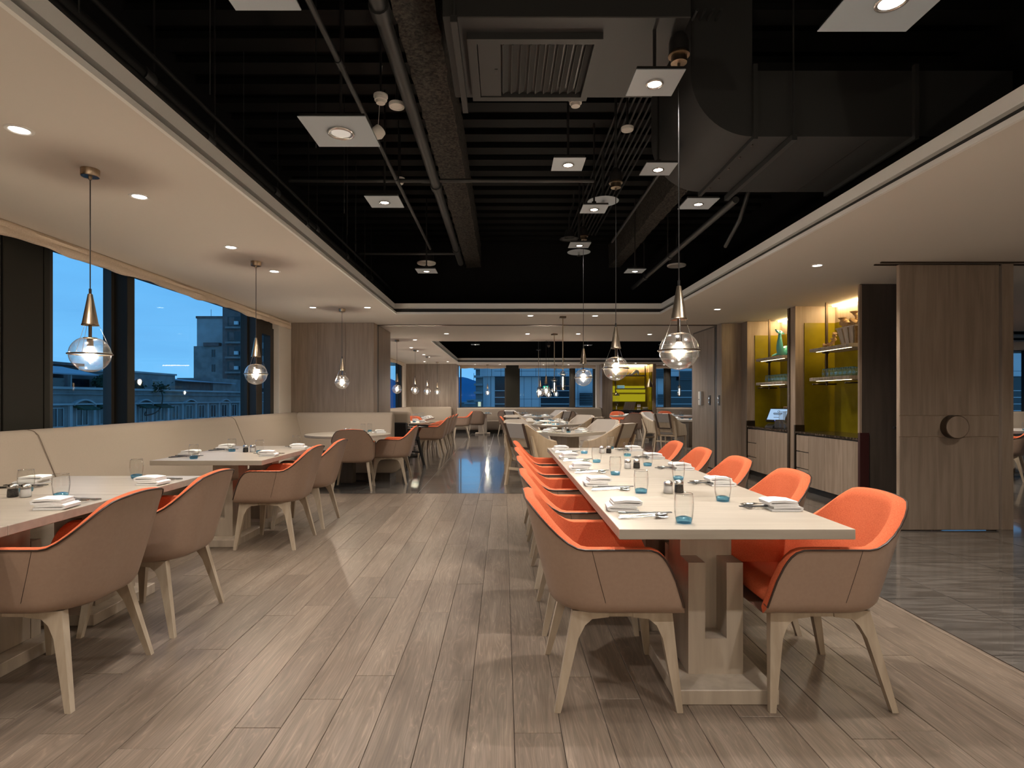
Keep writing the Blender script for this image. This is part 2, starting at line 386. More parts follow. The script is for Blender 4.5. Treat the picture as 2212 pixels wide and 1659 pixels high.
# ---- ceiling: white dropped border round two open bays, black slab far above
ZC = 2.575
ceil = struct('ceiling', G().box(-6, 16, -3.2, 24, 3.95, 4.1).mesh('ceiling', M['black']))
OP = [(-1.67, 2.42, -1.6, 8.77), (-1.66, 7.2, 12.9, 20.6)]
def soffit(x0, x1, y0, y1):
    obj('ceiling_board', G().box(x0, x1, y0, y1, ZC, ZC+.022).mesh('ceiling_board', M['paint']), ceil)
soffit(-3.76, -1.67, -3.2, 8.77); soffit(2.42, 16, -3.2, 8.77); soffit(-1.67, 2.42, -3.2, -1.6)
soffit(-3.76, 8, 8.77, 12.9); soffit(-3.76, -1.66, 12.9, 20.6); soffit(7.2, 8, 12.9, 20.6); soffit(-3.76, 8, 20.6, 23)
soffit(8, 16, 8.77, 11.0); soffit(8, 16, 13.0, 16.4)
for (x0, x1, y0, y1) in OP+[(8.0, 16, 11.0, 13.0)]:     # edge of each bay: a thin ledge with a taller fascia set back above it
    def frame(a, b, z0, z1, nm, m):
        g = G()
        g.box(x0-b, x0-a, y0-b, y1+b, z0, z1); g.box(x1+a, x1+b, y0-b, y1+b, z0, z1)
        g.box(x0-a, x1+a, y0-b, y0-a, z0, z1); g.box(x0-a, x1+a, y1+a, y1+b, z0, z1)
        obj(nm, g.mesh(nm, m), ceil)
    frame(-.022, .0, ZC-.004, ZC+.026, 'edge_ledge', M['lip'])
    frame(.05, .06, ZC+.026, ZC+.085, 'shade_strip', M['blackm'])  # black strip put in for the shade in the groove
    frame(.012, .06, ZC+.085, ZC+.165, 'edge_fascia', M['lip'])
g = G().box(-2.24, 3.78, 10.06, 10.14, ZC-.012, ZC)
struct('trim_3', g.mesh('trim', M['bronze']))
# corrugated deck ribs under the slab
me = G().prism([(-.05, 3.95), (-.08, 3.88), (.08, 3.88), (.05, 3.95)][::-1], -3, 5, 'x').mesh('deck_rib', M['deck'])
for i in range(36):
    obj('deck_rib', me, ceil, (0, 1.2+.30*i, 0))
# black sheets above the border, added to darken the void and stop light
# ---- left wall
XW = -3.76
wl = struct('wall_left', G().box(XW-.25, XW, -3.2, 9.75, -.2, .93).box(XW-.25, XW, -3.2, 9.75, ZC+.03, 4.0).mesh('wall_left', M['paint']))
for (a, b) in ((-3.0, -1.2), (-1.19, .8), (.81, 2.4), (2.41, 4.27), (4.285, 4.66), (4.67, 4.73)):
    obj('cladding_panel', G().box(XW-.12, XW-.01, a, b, .90, ZC, .004).mesh('cladding_panel', M['clad']), wl)
def window_left(n, y0, y1, z0=.93, z1=ZC):
    w = struct('window_%d' % n, G().box(XW-.10, XW-.02, y0, y0+.04, z0, z1).box(XW-.10, XW-.02, y1-.04, y1, z0, z1)
               .box(XW-.10, XW-.02, y0+.04, y1-.04, z0, z0+.04).box(XW-.10, XW-.02, y0+.04, y1-.04, z1-.05, z1).mesh('window_frame', M['wframe']))
    obj('pane', G().box(XW-.065, XW-.06, y0+.04, y1-.04, z0+.04, z1-.05).mesh('pane', M['pane']), w); return w
window_left(1, 4.73, 5.52); window_left(2, 5.63, 8.42); w3 = window_left(3, 8.62, 9.25, .93, 2.40)
obj('inner_frame', G().box(XW-.09, XW+.02, 8.62, 8.70, .93, 2.40).box(XW-.09, XW+.02, 9.12, 9.25, .93, 2.40).box(XW-.09, XW+.02, 8.70, 9.12, 2.28, 2.40).mesh('inner_frame', M['wframe']), w3)
obj('mullion', G().box(XW-.12, XW+.11, 5.52, 5.63, .9, ZC, .004).mesh('mullion', M['clad']), wl)
obj('mullion', G().box(XW-.14, XW+.10, 8.42, 8.62, .9, ZC, .004).mesh('mullion', M['wframe']), wl)
obj('pillar', G().box(XW-.1, XW+.11, 9.25, 9.77, .0, ZC, .004).mesh('pillar', M['paint']), wl)
obj('lintel', G().box(XW-.14, XW+.0, 8.62, 9.25, 2.40, ZC).mesh('lintel', M['wframe']), wl)
obj('sill', G().box(XW-.2, XW+.10, 4.7, 9.25, .90, .94, .004).mesh('sill', M['wframe']), wl)
# ---- timber clad pier on the left
pier = struct('wall_pier', G().box(-3.7, -2.245, 9.80, 11.2, 0, ZC).mesh('wall_pier', M['woodd']))
for a, b in ((-3.68, -3.20), (-3.198, -2.72), (-2.718, -2.232)):
    obj('panel', G().box(a, b, 9.78, 9.80, .0, ZC-.002, .002).mesh('panel', M['wood']), pier)
obj('panel', G().box(-2.245, -2.23, 9.80, 10.04, .0, ZC-.002, .002).mesh('panel', M['woodl']), pier)
obj('channel', G().box(-2.25, -2.235, 10.04, 10.15, 0, ZC-.002).mesh('channel', M['blackm']), pier)
for a, b in ((10.15, 10.67), (10.672, 11.2)):
    obj('panel', G().box(-2.245, -2.23, a, b, .0, ZC-.002, .002).mesh('panel', M['wood']), pier)
# ---- left wall of the far room
wl2 = struct('wall_left_far', G().box(XW-.25, XW, 11.2, 22.9, -.2, .9).box(XW-.25, XW, 9.7, 11.2, -.2, 4).box(XW-.25, XW, 11.2, 23, ZC, 4).mesh('wall_left_far', M['paint']))
n = 4
for y0, y1 in ((11.3, 14.2), (14.4, 17.2), (17.4, 20.4)):
    window_left(n, y0, y1, .9); n += 1
    obj('mullion', G().box(XW-.12, XW+.08, y1, y1+.2, .9, ZC).mesh('mullion', M['wframe']), wl2)
obj('pillar', G().box(XW-.1, XW+.09, 20.6, 21.4, 0, ZC).mesh('pillar', M['paint']), wl2)
pr2 = struct('wall_pier_far', G().box(-3.9, -1.79, 21.42, 22.8, 0, ZC).mesh('wall_pier', M['woodd']))
for a, b in ((-3.76, -3.1), (-3.098, -2.44), (-2.438, -1.775)):
    obj('panel', G().box(a, b, 21.40, 21.42, 0, ZC-.002, .002).mesh('panel', M['wood']), pr2)
obj('panel', G().box(-1.79, -1.775, 21.42, 22.4, 0, ZC-.002, .002).mesh('panel', M['woodl']), pr2)
# ---- far wall with windows
YB = 22.4
wb = struct('wall_far', G().box(-2, 3.70, 21.635, YB+.25, -.2, .90).box(5.72, 7.9, 21.635, YB+.25, -.2, .90).box(-6, 9, YB-.02, YB+.25, ZC, 4.0).mesh('wall_far', M['paint']))
def window_far(n, x0, x1, z0=.90, z1=ZC-.02):
    w = struct('window_%d' % n, G().box(x0, x0+.05, YB+.02, YB+.1, z0, z1).box(x1-.05, x1, YB+.02, YB+.1, z0, z1)
               .box(x0+.05, x1-.05, YB+.02, YB+.1, z0, z0+.04).box(x0+.05, x1-.05, YB+.02, YB+.1, z1-.05, z1).mesh('window_frame', M['wframe']))
    obj('pane', G().box(x0+.05, x1-.05, YB+.06, YB+.065, z0+.04, z1-.05).mesh('pane', M['pane']), w)
for q, (a, b) in enumerate(((-1.72, .09), (.585, 2.64), (2.77, 3.56), (5.75, 6.36), (6.54, 7.6))): window_far(7+q, a, b)
obj('column', G().box(.09, .585, YB-.16, YB+.15, .9, ZC, .004).mesh('column', M['clad']), wb)
obj('mullion', G().box(2.64, 2.77, YB-.05, YB+.12, .9, ZC).mesh('mullion', M['wframe']), wb)
obj('mullion', G().box(6.36, 6.54, YB-.05, YB+.12, .9, ZC).mesh('mullion', M['wframe']), wb)
obj('mullion', G().box(3.52, 3.62, YB-.05, YB+.12, .9, ZC).mesh('mullion', M['wframe']), wb)
obj('pillar', G().box(3.60, 3.74, YB-.3, YB+.1, 0, ZC, .004).mesh('pillar', M['paint']), wb)
obj('panel', G().box(3.70, 4.09, 21.40, YB+.1, 0, ZC-.002, .003).mesh('panel', M['wood']), wb)
obj('panel', G().box(5.60, 5.72, 21.36, YB+.1, 0, ZC-.002, .003).mesh('panel', M['woodl']), wb)
obj('panel', G().box(4.09, 5.60, 22.1, YB+.1, 0, ZC-.002).mesh('panel', M['woodl']), wb)
# ---- right side of the far room
struct('wall_right_far', G().box(7.6, 7.8, 11.4, 23, -.2, 4).box(4.9, 7.6, 11.4, 11.5, -.2, 4).mesh('wall_right_far', M['wood']))
# ---- right wall: sliding panels, two niches with cabinets
wr = struct('wall_right', G().box(3.79, 4.15, 9.86, 11.38, 0, ZC).box(4.70, 4.95, 6.47, 11.4, 0, ZC).box(4.15, 4.70, 9.62, 11.38, 0, ZC).mesh('wall_right', M['woodd']))
for a, b in ((10.18, 10.55), (10.552, 10.96), (10.962, 11.38)):
    obj('panel', G().box(3.77, 3.79, a, b, .012, ZC-.03, .002).mesh('panel', M['wood']), wr)
obj('channel', G().box(3.776, 3.80, 10.06, 10.18, 0, ZC-.002).mesh('channel', M['blackm']), wr)
obj('panel', G().box(3.77, 3.79, 9.84, 10.06, 0, ZC-.002, .002).mesh('panel', M['wood']), wr)
obj('panel', G().box(3.79, 4.15, 9.84, 9.86, 0, ZC-.002, .002).mesh('panel', M['wood']), wr)
obj('panel', G().box(4.11, 4.13, 9.62, 9.84, 0, ZC-.002, .002).mesh('panel', M['wood']), wr)
def niche(ya, yb):      # ya near end, yb far end: far cheek, olive glass lining, back, led cove
    obj('cheek', G().box(4.11, 4.70, yb, yb+.02, 0, ZC-.002, .002).mesh('cheek', M['woodl']), wr)
    obj('glass_lining', G().box(4.235, 4.66, yb-.012, yb, .80, 2.335, .001).mesh('glass_lining', M['olive']), wr)
    obj('glass_lining', G().box(4.66, 4.672, ya, (ya+yb)/2-.001, .80, 2.335, .001).mesh('glass_lining', M['olive']), wr)
    obj('glass_lining', G().box(4.66, 4.672, (ya+yb)/2+.001, yb-.012, .80, 2.335, .001).mesh('glass_lining', M['olive']), wr)
    obj('back_board', G().box(4.672, 4.70, ya, yb, .0, ZC-.002).mesh('back_board', M['woodl']), wr)
    obj('led_cove', G().box(4.60, 4.655, ya+.02, yb-.06, ZC-.022, ZC-.004).mesh('led_cove', M['led']), wr)
niche(8.22, 9.60); niche(6.49, 8.02)
pil = obj('pier', G().box(4.11, 4.70, 8.04, 8.20, 0, ZC-.002, .003).mesh('pier', M['woodl']), wr)
obj('edge_strip', G().box(4.095, 4.112, 8.155, 8.215, 0, ZC-.01).mesh('edge_strip', M['bronze']), wr)
obj('corner_guard', G().box(4.10, 4.235, 8.005, 8.04, 0, .90).mesh('corner_guard', M['bronze']), wr)
obj('corner_guard', G().box(4.10, 4.235, 9.585, 9.62, 0, .90).mesh('corner_guard', M['bronze']), wr)
obj('end_panel', G().box(4.055, 4.95, 6.467, 6.488, 0, ZC-.002, .002).mesh('end_panel', M['woodd']), wr)
obj('edge_strip', G().box(4.04, 4.07, 6.462, 6.492, .88, ZC-.01, .002).mesh('edge_strip', M['woodl']), wr)
obj('corner_guard', G().box(4.04, 4.145, 6.45, 6.492, 0, .88, .002).mesh('corner_guard', M['maroon']), wr)
# ---- pivot door, jamb, and the room beyond it
door = struct('door_1', G().box(3.797, 4.752, 5.462, 5.50, .008, ZC-.02).mesh('door_core', M['woodl']))
for a, b in ((.012, .899), (.905, 1.104), (1.110, ZC-.022)):
    obj('panel', G().box(3.799, 4.75, 5.455, 5.464, a, b, .002).mesh('panel', M['wood']), door)
kn = obj('door_knob', G().cyl((4.295, 5.455, 1.0), (4.295, 5.385, 1.0), .112, 40).mesh('door_knob', M['bronze'], 40), door)
obj('knob_face', G().cyl((4.295, 5.386, 1.0), (4.295, 5.380, 1.0), .104, 40).mesh('knob_face', M['wood'], 40), kn)
jr = struct('trim_4', G().box(4.82, 4.93, 5.50, 5.62, 0, ZC, .002).mesh('trim', M['wood']))
struct('trim_5', G().box(4.765, 4.815, 5.56, 5.62, 0, ZC).mesh('trim', M['blackm']))
struct('trim_6', G().box(3.6, 5.6, 5.42, 5.44, ZC-.014, ZC).box(3.6, 5.6, 5.52, 5.535, ZC-.014, ZC).mesh('trim', M['bronze']))
struct('wall_right_end', G().box(15.2, 15.4, 5, 16.4, -.2, 4).mesh('wall', M['paint']))
ws = struct('wall_side_room', G().box(8, 16, 15.4, 15.6, -.2, .92).box(8, 16, 15.4, 15.6, ZC, 4).box(14.25, 16, 15.4, 15.6, .92, ZC).box(7.8, 8.05, 11.4, 15.6, -.2, 4).mesh('wall', M['paint']))
w = struct('window_12', G().box(13.65, 13.72, 15.42, 15.5, .92, ZC).box(14.1, 14.25, 15.38, 15.5, .92, ZC).box(8.05, 8.15, 15.42, 15.5, .92, ZC).mesh('window_frame', M['wframe']))
obj('pane', G().box(8.15, 13.65, 15.45, 15.455, .92, ZC).mesh('pane', M['pane']), w)
obj('pane', G().box(13.72, 14.1, 15.45, 15.455, .92, ZC).mesh('pane', M['pane']), w)
struct('wall_right_near', G().box(6.4, 6.6, -3.2, 5.3, -.2, 4).mesh('wall', M['wood']))
struct('wall_behind', G().box(-6, 16, -3.3, -3.1, -.2, 4).mesh('wall', M['wood']))

# ---- cream roman blinds pulled up under the ceiling along the windows
def blind(name, label, pts_fn, n, group=None, loc=(0,0,0)):
    rows = []
    for i in range(n+1):
        row = []
        t = i/n
        for (o, z) in pts_fn(t): row.append((o, t, z))
        rows.append(row)
    return rows
def make_blind(axis, base, a, b, label, name='roman_blind', seed=0, depth=1):
    rr = random.Random(seed); n = int((b-a)/.045); rows = []; ph = [rr.uniform(0, 6) for _ in range(5)]
    for i in range(n+1):
        s = a+(b-a)*i/n
        w1 = math.sin(s*4.1+ph[0])*.5+math.sin(s*9.7+ph[1])*.3+math.sin(s*19+ph[2])*.2
        w2 = math.sin(s*3.1+ph[3])*.6+math.sin(s*7.3+ph[4])*.4
        d = .115+.018*w1
        prof = [(0, ZC), (.015, ZC-.01), (.035+.008*w2, ZC-.035), (.030, ZC-.058), (.05+.010*w1, ZC-.075), (.055, ZC-d), (.035, ZC-d-.012-.004*w2), (.005, ZC-d), (-.01, ZC-.02)]
        if axis == 'y': rows.append([(base+o, s, z) for o, z in prof])
        else: rows.append([(s, base-o, z) for o, z in prof])
    g = G().grid(rows)
    o = obj(name, g.mesh(name, M['curtain'], 60)); tag(o, label, 'blind', 'cream roman blinds'); return o
make_blind('y', XW+.12, -1.0, 4.02, 'cream roman blind gathered up over the dark cladding left of the windows', seed=1)
make_blind('y', XW+.12, 4.02, 8.75, 'long cream roman blind gathered up over the two large left windows', seed=2)
make_blind('y', XW+.12, 8.76, 9.6, 'short cream roman blind gathered up over the narrow window by the pier', seed=3)
make_blind('y', XW+.12, 11.3, 20.6, 'cream roman blind along the left windows of the far room', seed=4)
make_blind('x', YB-.10, -1.72, .30, 'cream roman blind over the far window with the sky', seed=5)
make_blind('x', YB-.10, .32, 3.58, 'cream roman blind over the wide far window right of the dark column', seed=6)
make_blind('x', YB-.10, 5.75, 7.58, 'cream roman blind over the far window right of the olive niche', seed=7)
ORD = ['first', 'second', 'third', 'fourth', 'fifth', 'sixth', 'seventh', 'eighth', 'ninth', 'tenth']

# ================================================================ OPEN CEILING
for i, (a, b, c, d) in enumerate(((-2.62, -2.55, -3, 9.7), (3.5, 3.57, -3, 9.7), (-2.55, 3.5, 9.62, 9.7), (-2.55, 3.5, -3, -2.9))):
    obj('void_blackout', G().box(a, b, c, d, ZC+.035, 3.95).mesh('void_blackout', M['black']), ceil)  # black partitions added to keep the void dark and stop light
for i, (a, b, c, d) in enumerate(((-2.4, -2.3, 12.2, 21.3), (7.45, 7.55, 12.2, 21.3), (-2.3, 7.45, 21.2, 21.3), (-2.3, 7.45, 12.2, 12.3))):
    obj('void_blackout', G().box(a, b, c, d, ZC+.035, 3.95).mesh('void_blackout', M['black']), ceil)
def beam(x0, x1, y0, y1, z0, label, seed):
    rr = random.Random(seed); rows = []; n = int((y1-y0)/.09)
    for i in range(n+1):
        y = y0+(y1-y0)*i/n
        pr = [(x0, 3.87)]+[(x0, z0+.44-.11*q) for q in range(4)]+[(x0+(x1-x0)*q/4, z0) for q in range(5)]+[(x1, z0+.11+.11*q) for q in range(4)]+[(x1, 3.87)]
        rows.append([(x+rr.uniform(-.008, .008), y, min(z+rr.uniform(-.008, .008), 3.87)) for x, z in pr])
    o = obj('steel_beam', G().grid(rows).mesh('steel_beam', M['rough'], 70)); o['kind'] = 'structure'
beam(-.63, -.385, -2.5, 9.6, 3.48, '', 1)
beam(1.77, 1.96, 4.9, 9.6, 3.48, '', 2)
def pipe(pts, r, label, m=None, group=None, joints=(), name='pipe', clamp=True):
    o = thing(name, label, 'pipe', pts[0], 0, group); p0 = Vector(pts[0])
    q = [Vector(p)-p0 for p in pts]
    obj('tube', G().tube(q, r, 12).mesh('tube', m or M['pipe'], 40), o)
    for j in joints:
        d = (q[-1]-q[0]).normalized(); c = q[0]+(q[-1]-q[0])*j
        obj('coupling', G().cyl(c-d*.045, c+d*.045, r*1.28, 14).mesh('coupling', M['pipe'], 40), o)
        obj('pipe_clamp', G().cyl(c+d*.08-Vector((0,0,0)), c+d*.08+Vector((0,0,3.86-p0.z-c.z)), .006, 6).mesh('pipe_clamp', M['blackm']), o) if clamp else None
    return o
pipe([(-.635, .8, 3.27), (-.635, 8.4, 3.27)], .042, 'thick dark grey sprinkler main running beside the sprayed beam', joints=(.28, .60, .9), clamp=False)
pipe([(-.98, .6, 3.27), (-.98, 7.6, 3.27)], .017, 'thin grey branch pipe left of the thick sprinkler main', joints=(.4, .66))
pipe([(-2.0, 5.3, 3.30), (.84, 5.3, 3.30)], .018, 'thin grey pipe crossing the open bay from side to side', joints=(.45,))
pipe([(-2.0, 7.85, 3.27), (-.68, 7.85, 3.27)], .018, 'short thin pipe crossing at the far left end of the bay')
pipe([(-1.98, .5, 3.05), (-1.98, 9.3, 3.05)], .035, 'black pipe running along the left edge of the bay, upper one', M['deck'], joints=(.3, .5, .62, .75, .9))
pipe([(-1.86, .5, 2.90), (-1.86, 9.3, 2.90)], .024, 'black pipe running along the left edge of the bay, lower one', M['deck'], joints=(.35, .55, .8))
pipe([(-1.80, .5, 3.02), (-1.80, 9.3, 3.02)], .014, 'slim black conduit between the two pipes at the left bay edge', M['deck'])
pipe([(2.02, 4.95, 3.0), (2.02, 8.9, 3.0)], .030, 'grey pipe passing under the black duct towards the far end', joints=(.5, .8))
pipe([(1.37, 4.3, 3.25), (1.37, 7.2, 3.25)], .013, 'thin grey pipe left of the second sprayed beam')
pipe([(2.25, 5.2, 3.82), (2.25, 5.2, 3.2), (2.22, 5.35, 2.95), (2.30, 5.9, 2.85)], .020, 'hanging grey hose behind the black duct', M['pipe'])
for i in range(9):
    x = 1.00+.052*i
    pipe([(x, 3.7, 3.80), (x, 8.8, 3.80)], .010, 'slim grey conduit in the bundle under the deck, %s from the left' % ORD[i], M['pipe'], 'bundle of conduits under the deck', name='conduit')
# black duct with an elbow
dt = thing('air_duct', 'large black air duct turning from a vertical riser into a horizontal run', 'duct', (1.25, 3.8, 3.02))
prof = [(0, .92), (0, .42)]+[(.42-.42*math.cos(a), .42-.42*math.sin(a)) for a in [PI/2*i/14 for i in range(1, 15)]]+[(2.15, 0), (2.15, .44), (.44, .44), (.41, .47), (.41, .92)]
obj('duct_shell', G().prism(prof, 0, 1.02, 'y').mesh('duct_shell', M['duct'], 30), dt)
for x in (.42, 1.49):
    g = G().box(x-.014, x+.014, -.03, 1.05, -.028, -.001).box(x-.014, x+.014, -.03, -.001, -.001, .47).box(x-.014, x+.014, 1.021, 1.05, -.001, .47)
    obj('flange', g.mesh('flange', M['duct']), dt)
    for q in range(5): obj('flange_clip', G().box(x+.014, x+.03, .08+q*.2, .10+q*.2, -.022, -.008).mesh('flange_clip', M['bronze']), dt)
obj('hanger', G().box(.645, .68, -.06, 1.09, -.05, -.01).cyl((.662, -.045, -.03), (.662, -.045, .92), .006, 6).cyl((.662, 1.07, -.03), (.662, 1.07, .92), .006, 6).mesh('hanger', M['pipe']), dt)
for xx in (.16, .3):
    obj('seam', G().box(.9+xx*2, .903+xx*2, .0, 1.02, -.0015, .0).mesh('seam', M['blackm']), dt)
# air conditioning unit with grille
ac = thing('air_conditioner', 'dark grey ceiling air conditioner with a slatted return grille', 'air conditioner', (.32, 3.26, 3.2))
M['acb'] = mat('dark grey sheet', (.022, .0225, .023), .55)
obj('housing', G().box(-.63, .63, -.38, .39, 0, .6, .004).mesh('housing', M['acb']), ac)
g = G().box(-.515, .205, -.26, -.215, -.035, 0).box(-.515, .205, .32, .365, -.035, 0).box(-.515, -.465, -.215, .32, -.035, 0).box(.165, .205, -.215, .32, -.035, 0)
obj('grille_frame', g.mesh('grille_frame', M['acb']), ac)
obj('access_panel', G().box(-.462, -.335, -.212, .317, -.03, -.004, .002).mesh('access_panel', M['acb']), ac)
obj('panel_latch', G().box(-.372, -.356, .02, .07, -.033, -.03).mesh('panel_latch', M['blackm']), ac)
obj('dark_opening', G().box(-.333, .163, -.21, .315, -.006, -.001).mesh('dark_opening', M['blackm']), ac)
for i in range(10):
    obj('slat', G().prism([(-.017, -.028), (-.013, -.030), (.017, -.010), (.013, -.008)], -.2, .29, 'y').mesh('slat', M['acb']), ac, (-.31+.05*i, 0, 0))
obj('channel_bracket', G().box(-.585, -.55, -.45, .45, -.07, -.035, .002).cyl((-.568, -.4, -.05), (-.568, -.4, .74), .006, 6).cyl((-.568, .42, -.05), (-.568, .42, .74), .006, 6).mesh('channel_bracket', M['acb']), ac)

# square panel lights hung from rods
def panel_light(x, y, z, s, label, on=True, pw=1.0, size=125, lens=.032):
    o = thing('panel_light', label, 'ceiling light', (x, y, z), 0, 'square panel lights in the open ceiling')
    h = s/2
    obj('plate', G().box(-h, h, -h, h, 0, .006, .0015).mesh('plate', M['panel']), o)
    obj('tray', G().box(-h+.006, h-.006, -h+.006, h-.006, .0061, .022).mesh('tray', M['blackm']), o)
    obj('trim_ring', G().ring(lens*1.25, lens*.22, -.002, 28, 8).mesh('trim_ring', M['steel'], 60), o)
    obj('lens', G().cyl((0, 0, -.001), (0, 0, -.004), lens, 24).mesh('lens', M['lens'] if on else M['lensoff']), o)
    obj('hanging_rod', G().cyl((0, 0, .022), (0, 0, 3.86-z), .009, 8).cyl((0, 0, .022), (0, 0, .07), .022, 10).mesh('hanging_rod', M['blackm'], 40), o)
    if on: spot('panel_lamp', (0, 0, -.02), VOID*pw, NEUT, size, .8, .022, o)
    return o
M['lensoff'] = emit('dim lamp face', (.95, .80, .66), .62)
panel_light(-1.01, 3.53, 2.92, .40, 'largest square panel light with a wide pale lamp face', False, lens=.058)
panel_light(-1.0, 4.78, 2.92, .28, 'square panel light over the aisle between thin pipe and left bay edge')
panel_light(-1.0, 7.37, 2.92, .26, 'square panel light at the far left end of the bay')
panel_light(.79, 2.98, 2.92, .25, 'square panel light under the right end of the air conditioner', pw=1.35)
panel_light(1.72, 5.03, 2.99, .28, 'square panel light under the far edge of the black duct')
panel_light(1.70, 7.37, 2.92, .24, 'square panel light at the far right end of the bay')
panel_light(1.61, 2.36, 2.92, .40, 'bright square panel light in front of the black duct', pw=1.0, lens=.045)
panel_light(-1.0, 2.28, 2.92, .28, 'added unseen square panel light nearest the frame on the left of the bay')  # this and the next ones: out of frame, added to light the foreground floor
panel_light(-1.0, .9, 2.92, .28, 'added unseen square panel light above the camera on the left of the bay')
panel_light(1.65, .9, 2.92, .28, 'added unseen square panel light above the camera on the right of the bay')
panel_light(.49, 4.33, 3.05, .24, 'square panel light centred between the beam and the conduits', pw=.5)
panel_light(.85, 5.35, 3.05, .24, 'square panel light half hidden by a round sprinkler plate', pw=.4)
panel_light(.88, 6.61, 3.05, .24, 'square panel light above the farthest globe over the long table', pw=.4)
panel_light(1.20, 4.42, 3.05, .24, 'square panel light partly hidden by the duct elbow', pw=.3)
for q, (x, y) in enumerate(((-.87, 17.4), (.53, 16.2), (2.6, 17.6), (1.0, 14.0), (2.8, 14.5))):
    panel_light(x, y, 2.92, .26, 'square panel light in the far bay, ' + ('above the left aisle', 'left of centre', 'at its right', 'near its front edge', 'right of the front edge')[q], pw=1.8)
# round plates, sprinklers, speakers and detectors
def sprinkler(x, y, z, label):
    o = thing('sprinkler_head', label, 'sprinkler', (x, y, z), 0, 'sprinklers with round plates')
    obj('plate', G().lathe([(.0, .004), (.15, 0), (.16, -.004), (.158, -.008), (.15, -.003), (0, 0)], 32).mesh('plate', M['panel'], 30), o)
    obj('head', G().cyl((0, 0, -.005), (0, 0, -.05), .016, 10).lathe([(.004, -.05), (.03, -.056), (.03, -.060), (0, -.06)], 12).mesh('head', M['steel'], 40), o)
    obj('drop_pipe', G().cyl((0, 0, .002), (0, 0, 3.86-z), .016, 10).mesh('drop_pipe', M['pipe'], 40), o)
sprinkler(1.02, 5.84, 3.3, 'sprinkler under a round grey plate, the nearer of two')
sprinkler(1.04, 7.87, 3.3, 'sprinkler under a round grey plate, the farther of two')
def disc(name, cat, x, y, z, r, label, m=None, stem=True, can=False):
    o = thing(name, label, cat, (x, y, z))
    obj('face', G().lathe([(0, -.004), (r*.72, -.006), (r*.78, -.012), (r*.95, -.012), (r, -.004), (r, .012), (0, .014)], 28).mesh('face', m or M['white'], 40), o)
    if can: obj('can', G().cyl((0, 0, .014), (0, 0, .17), r*.8, 20).mesh('can', M['blackm'], 40), o)
    if stem: obj('stem', G().cyl((0, 0, .014), (0, 0, 3.86-z), .010, 8).mesh('stem', M['blackm'], 40), o)
disc('ceiling_speaker', 'speaker', -1.16, 8.54, 3.3, .14, 'round white ceiling speaker on a black can at the far left of the bay', can=True)
disc('ceiling_speaker', 'speaker', 2.64, 8.69, 3.3, .14, 'round white ceiling speaker on a black can at the far right of the bay', can=True)
disc('ceiling_speaker', 'speaker', -.74, 3.94, 3.3, .055, 'small white round speaker beside the thick sprinkler main')
disc('smoke_detector', 'detector', 1.0, 4.6, 3.45, .05, 'small white detector above the middle panel lights')
def detector(x, y, z, label):
    o = thing('smoke_detector', label, 'detector', (x, y, z))
    obj('body', G().lathe([(0, -.04), (.03, -.038), (.034, -.02), (.042, -.018), (.044, .0), (.0, .002)], 24).mesh('body', M['white'], 40), o)
    obj('base', G().lathe([(0, .003), (.048, .003), (.048, .018), (0, .02)], 24).mesh('base', M['white'], 40), o)
    obj('stem', G().cyl((0, 0, .02), (0, 0, 3.86-z), .008, 8).mesh('stem', M['blackm']), o)
detector(-.83, 3.84, 3.3, 'white smoke detector left of the thick sprinkler main')
detector(.49, 3.88, 3.3, 'white smoke detector behind the air conditioner')
detector(-1.02, 5.6, 3.42, 'white detector on the thin pipe above the second panel light')
o = thing('covered_detector', 'white detector in a bag-like dust cover below the thin pipe', 'detector', (-.93, 4.21, 3.24), .4)
obj('cover', G().lathe([(.0, -.05), (.03, -.045), (.05, -.01), (.045, .03), (.0, .045)], 16).xf(Matrix.Rotation(.7, 4, 'Y')).mesh('cover', M['white'], 60), o)
obj('string', G().cyl((0, 0, .03), (.03, 0, .5), .002, 5).mesh('string', M['white']), o)
o = thing('horn_speaker', 'dark bell-shaped horn hanging above the far globes', 'speaker', (.83, 7.2, 3.28))
obj('bell', G().lathe([(.12, 0), (.125, .01), (.07, .03), (.045, .12), (.0, .125)], 24).mesh('bell', M['pipe'], 50), o)
obj('arm', G().tube([(0, 0, .12), (0, 0, .3), (.05, 0, .45), (.06, 0, .58)], .010, 8).mesh('arm', M['pipe'], 50), o)
for i in range(10):
    x, y = R.uniform(-2.4, -1.2), 2.4+.65*i
    o = thing('hanger_wire', 'thin steel hanger wire in the dark left of the open ceiling, %s from the front' % ORD[i], 'wire', (x, y, 2.9), 0, 'hanger wires')
    obj('wire', G().cyl((0, 0, 0), (0, 0, 1.03), .0035, 5).mesh('wire', M['pipe']), o)

# recessed downlights in the white border
ring_me = G().lathe([(.040, -.001), (.046, -.006), (.058, -.005), (.060, 0)], 28).mesh('trim_ring', M['lip'], 60)
lens_me = G().lathe([(0, -.003), (.040, -.003)], 24).mesh('lens', M['lens'])
def downlight(x, y, label, pw=1.0):
    o = thing('downlight', label, 'downlight', (x, y, ZC), 0, 'recessed downlights')
    obj('trim_ring', ring_me, o); obj('lens', lens_me, o)
    spot('downlight_lamp', (0, 0, -.02), SPOT*pw, WARM, 130, .9, .02, o)
for i, y in enumerate((-.6, .9, 2.76, 3.67, 4.9, 5.83)):  # the nearest ones are unseen, added to light the foreground
    downlight(-2.35, y, 'downlight over the banquette tables, %s in its row from behind the camera' % ORD[i])
downlight(-2.73, 8.14, 'downlight left of the pendant over the round table'); downlight(-1.95, 8.14, 'downlight right of the pendant over the round table')
downlight(3.07, 5.57, 'downlight in the right border ceiling in front of the cabinets', 1.8)
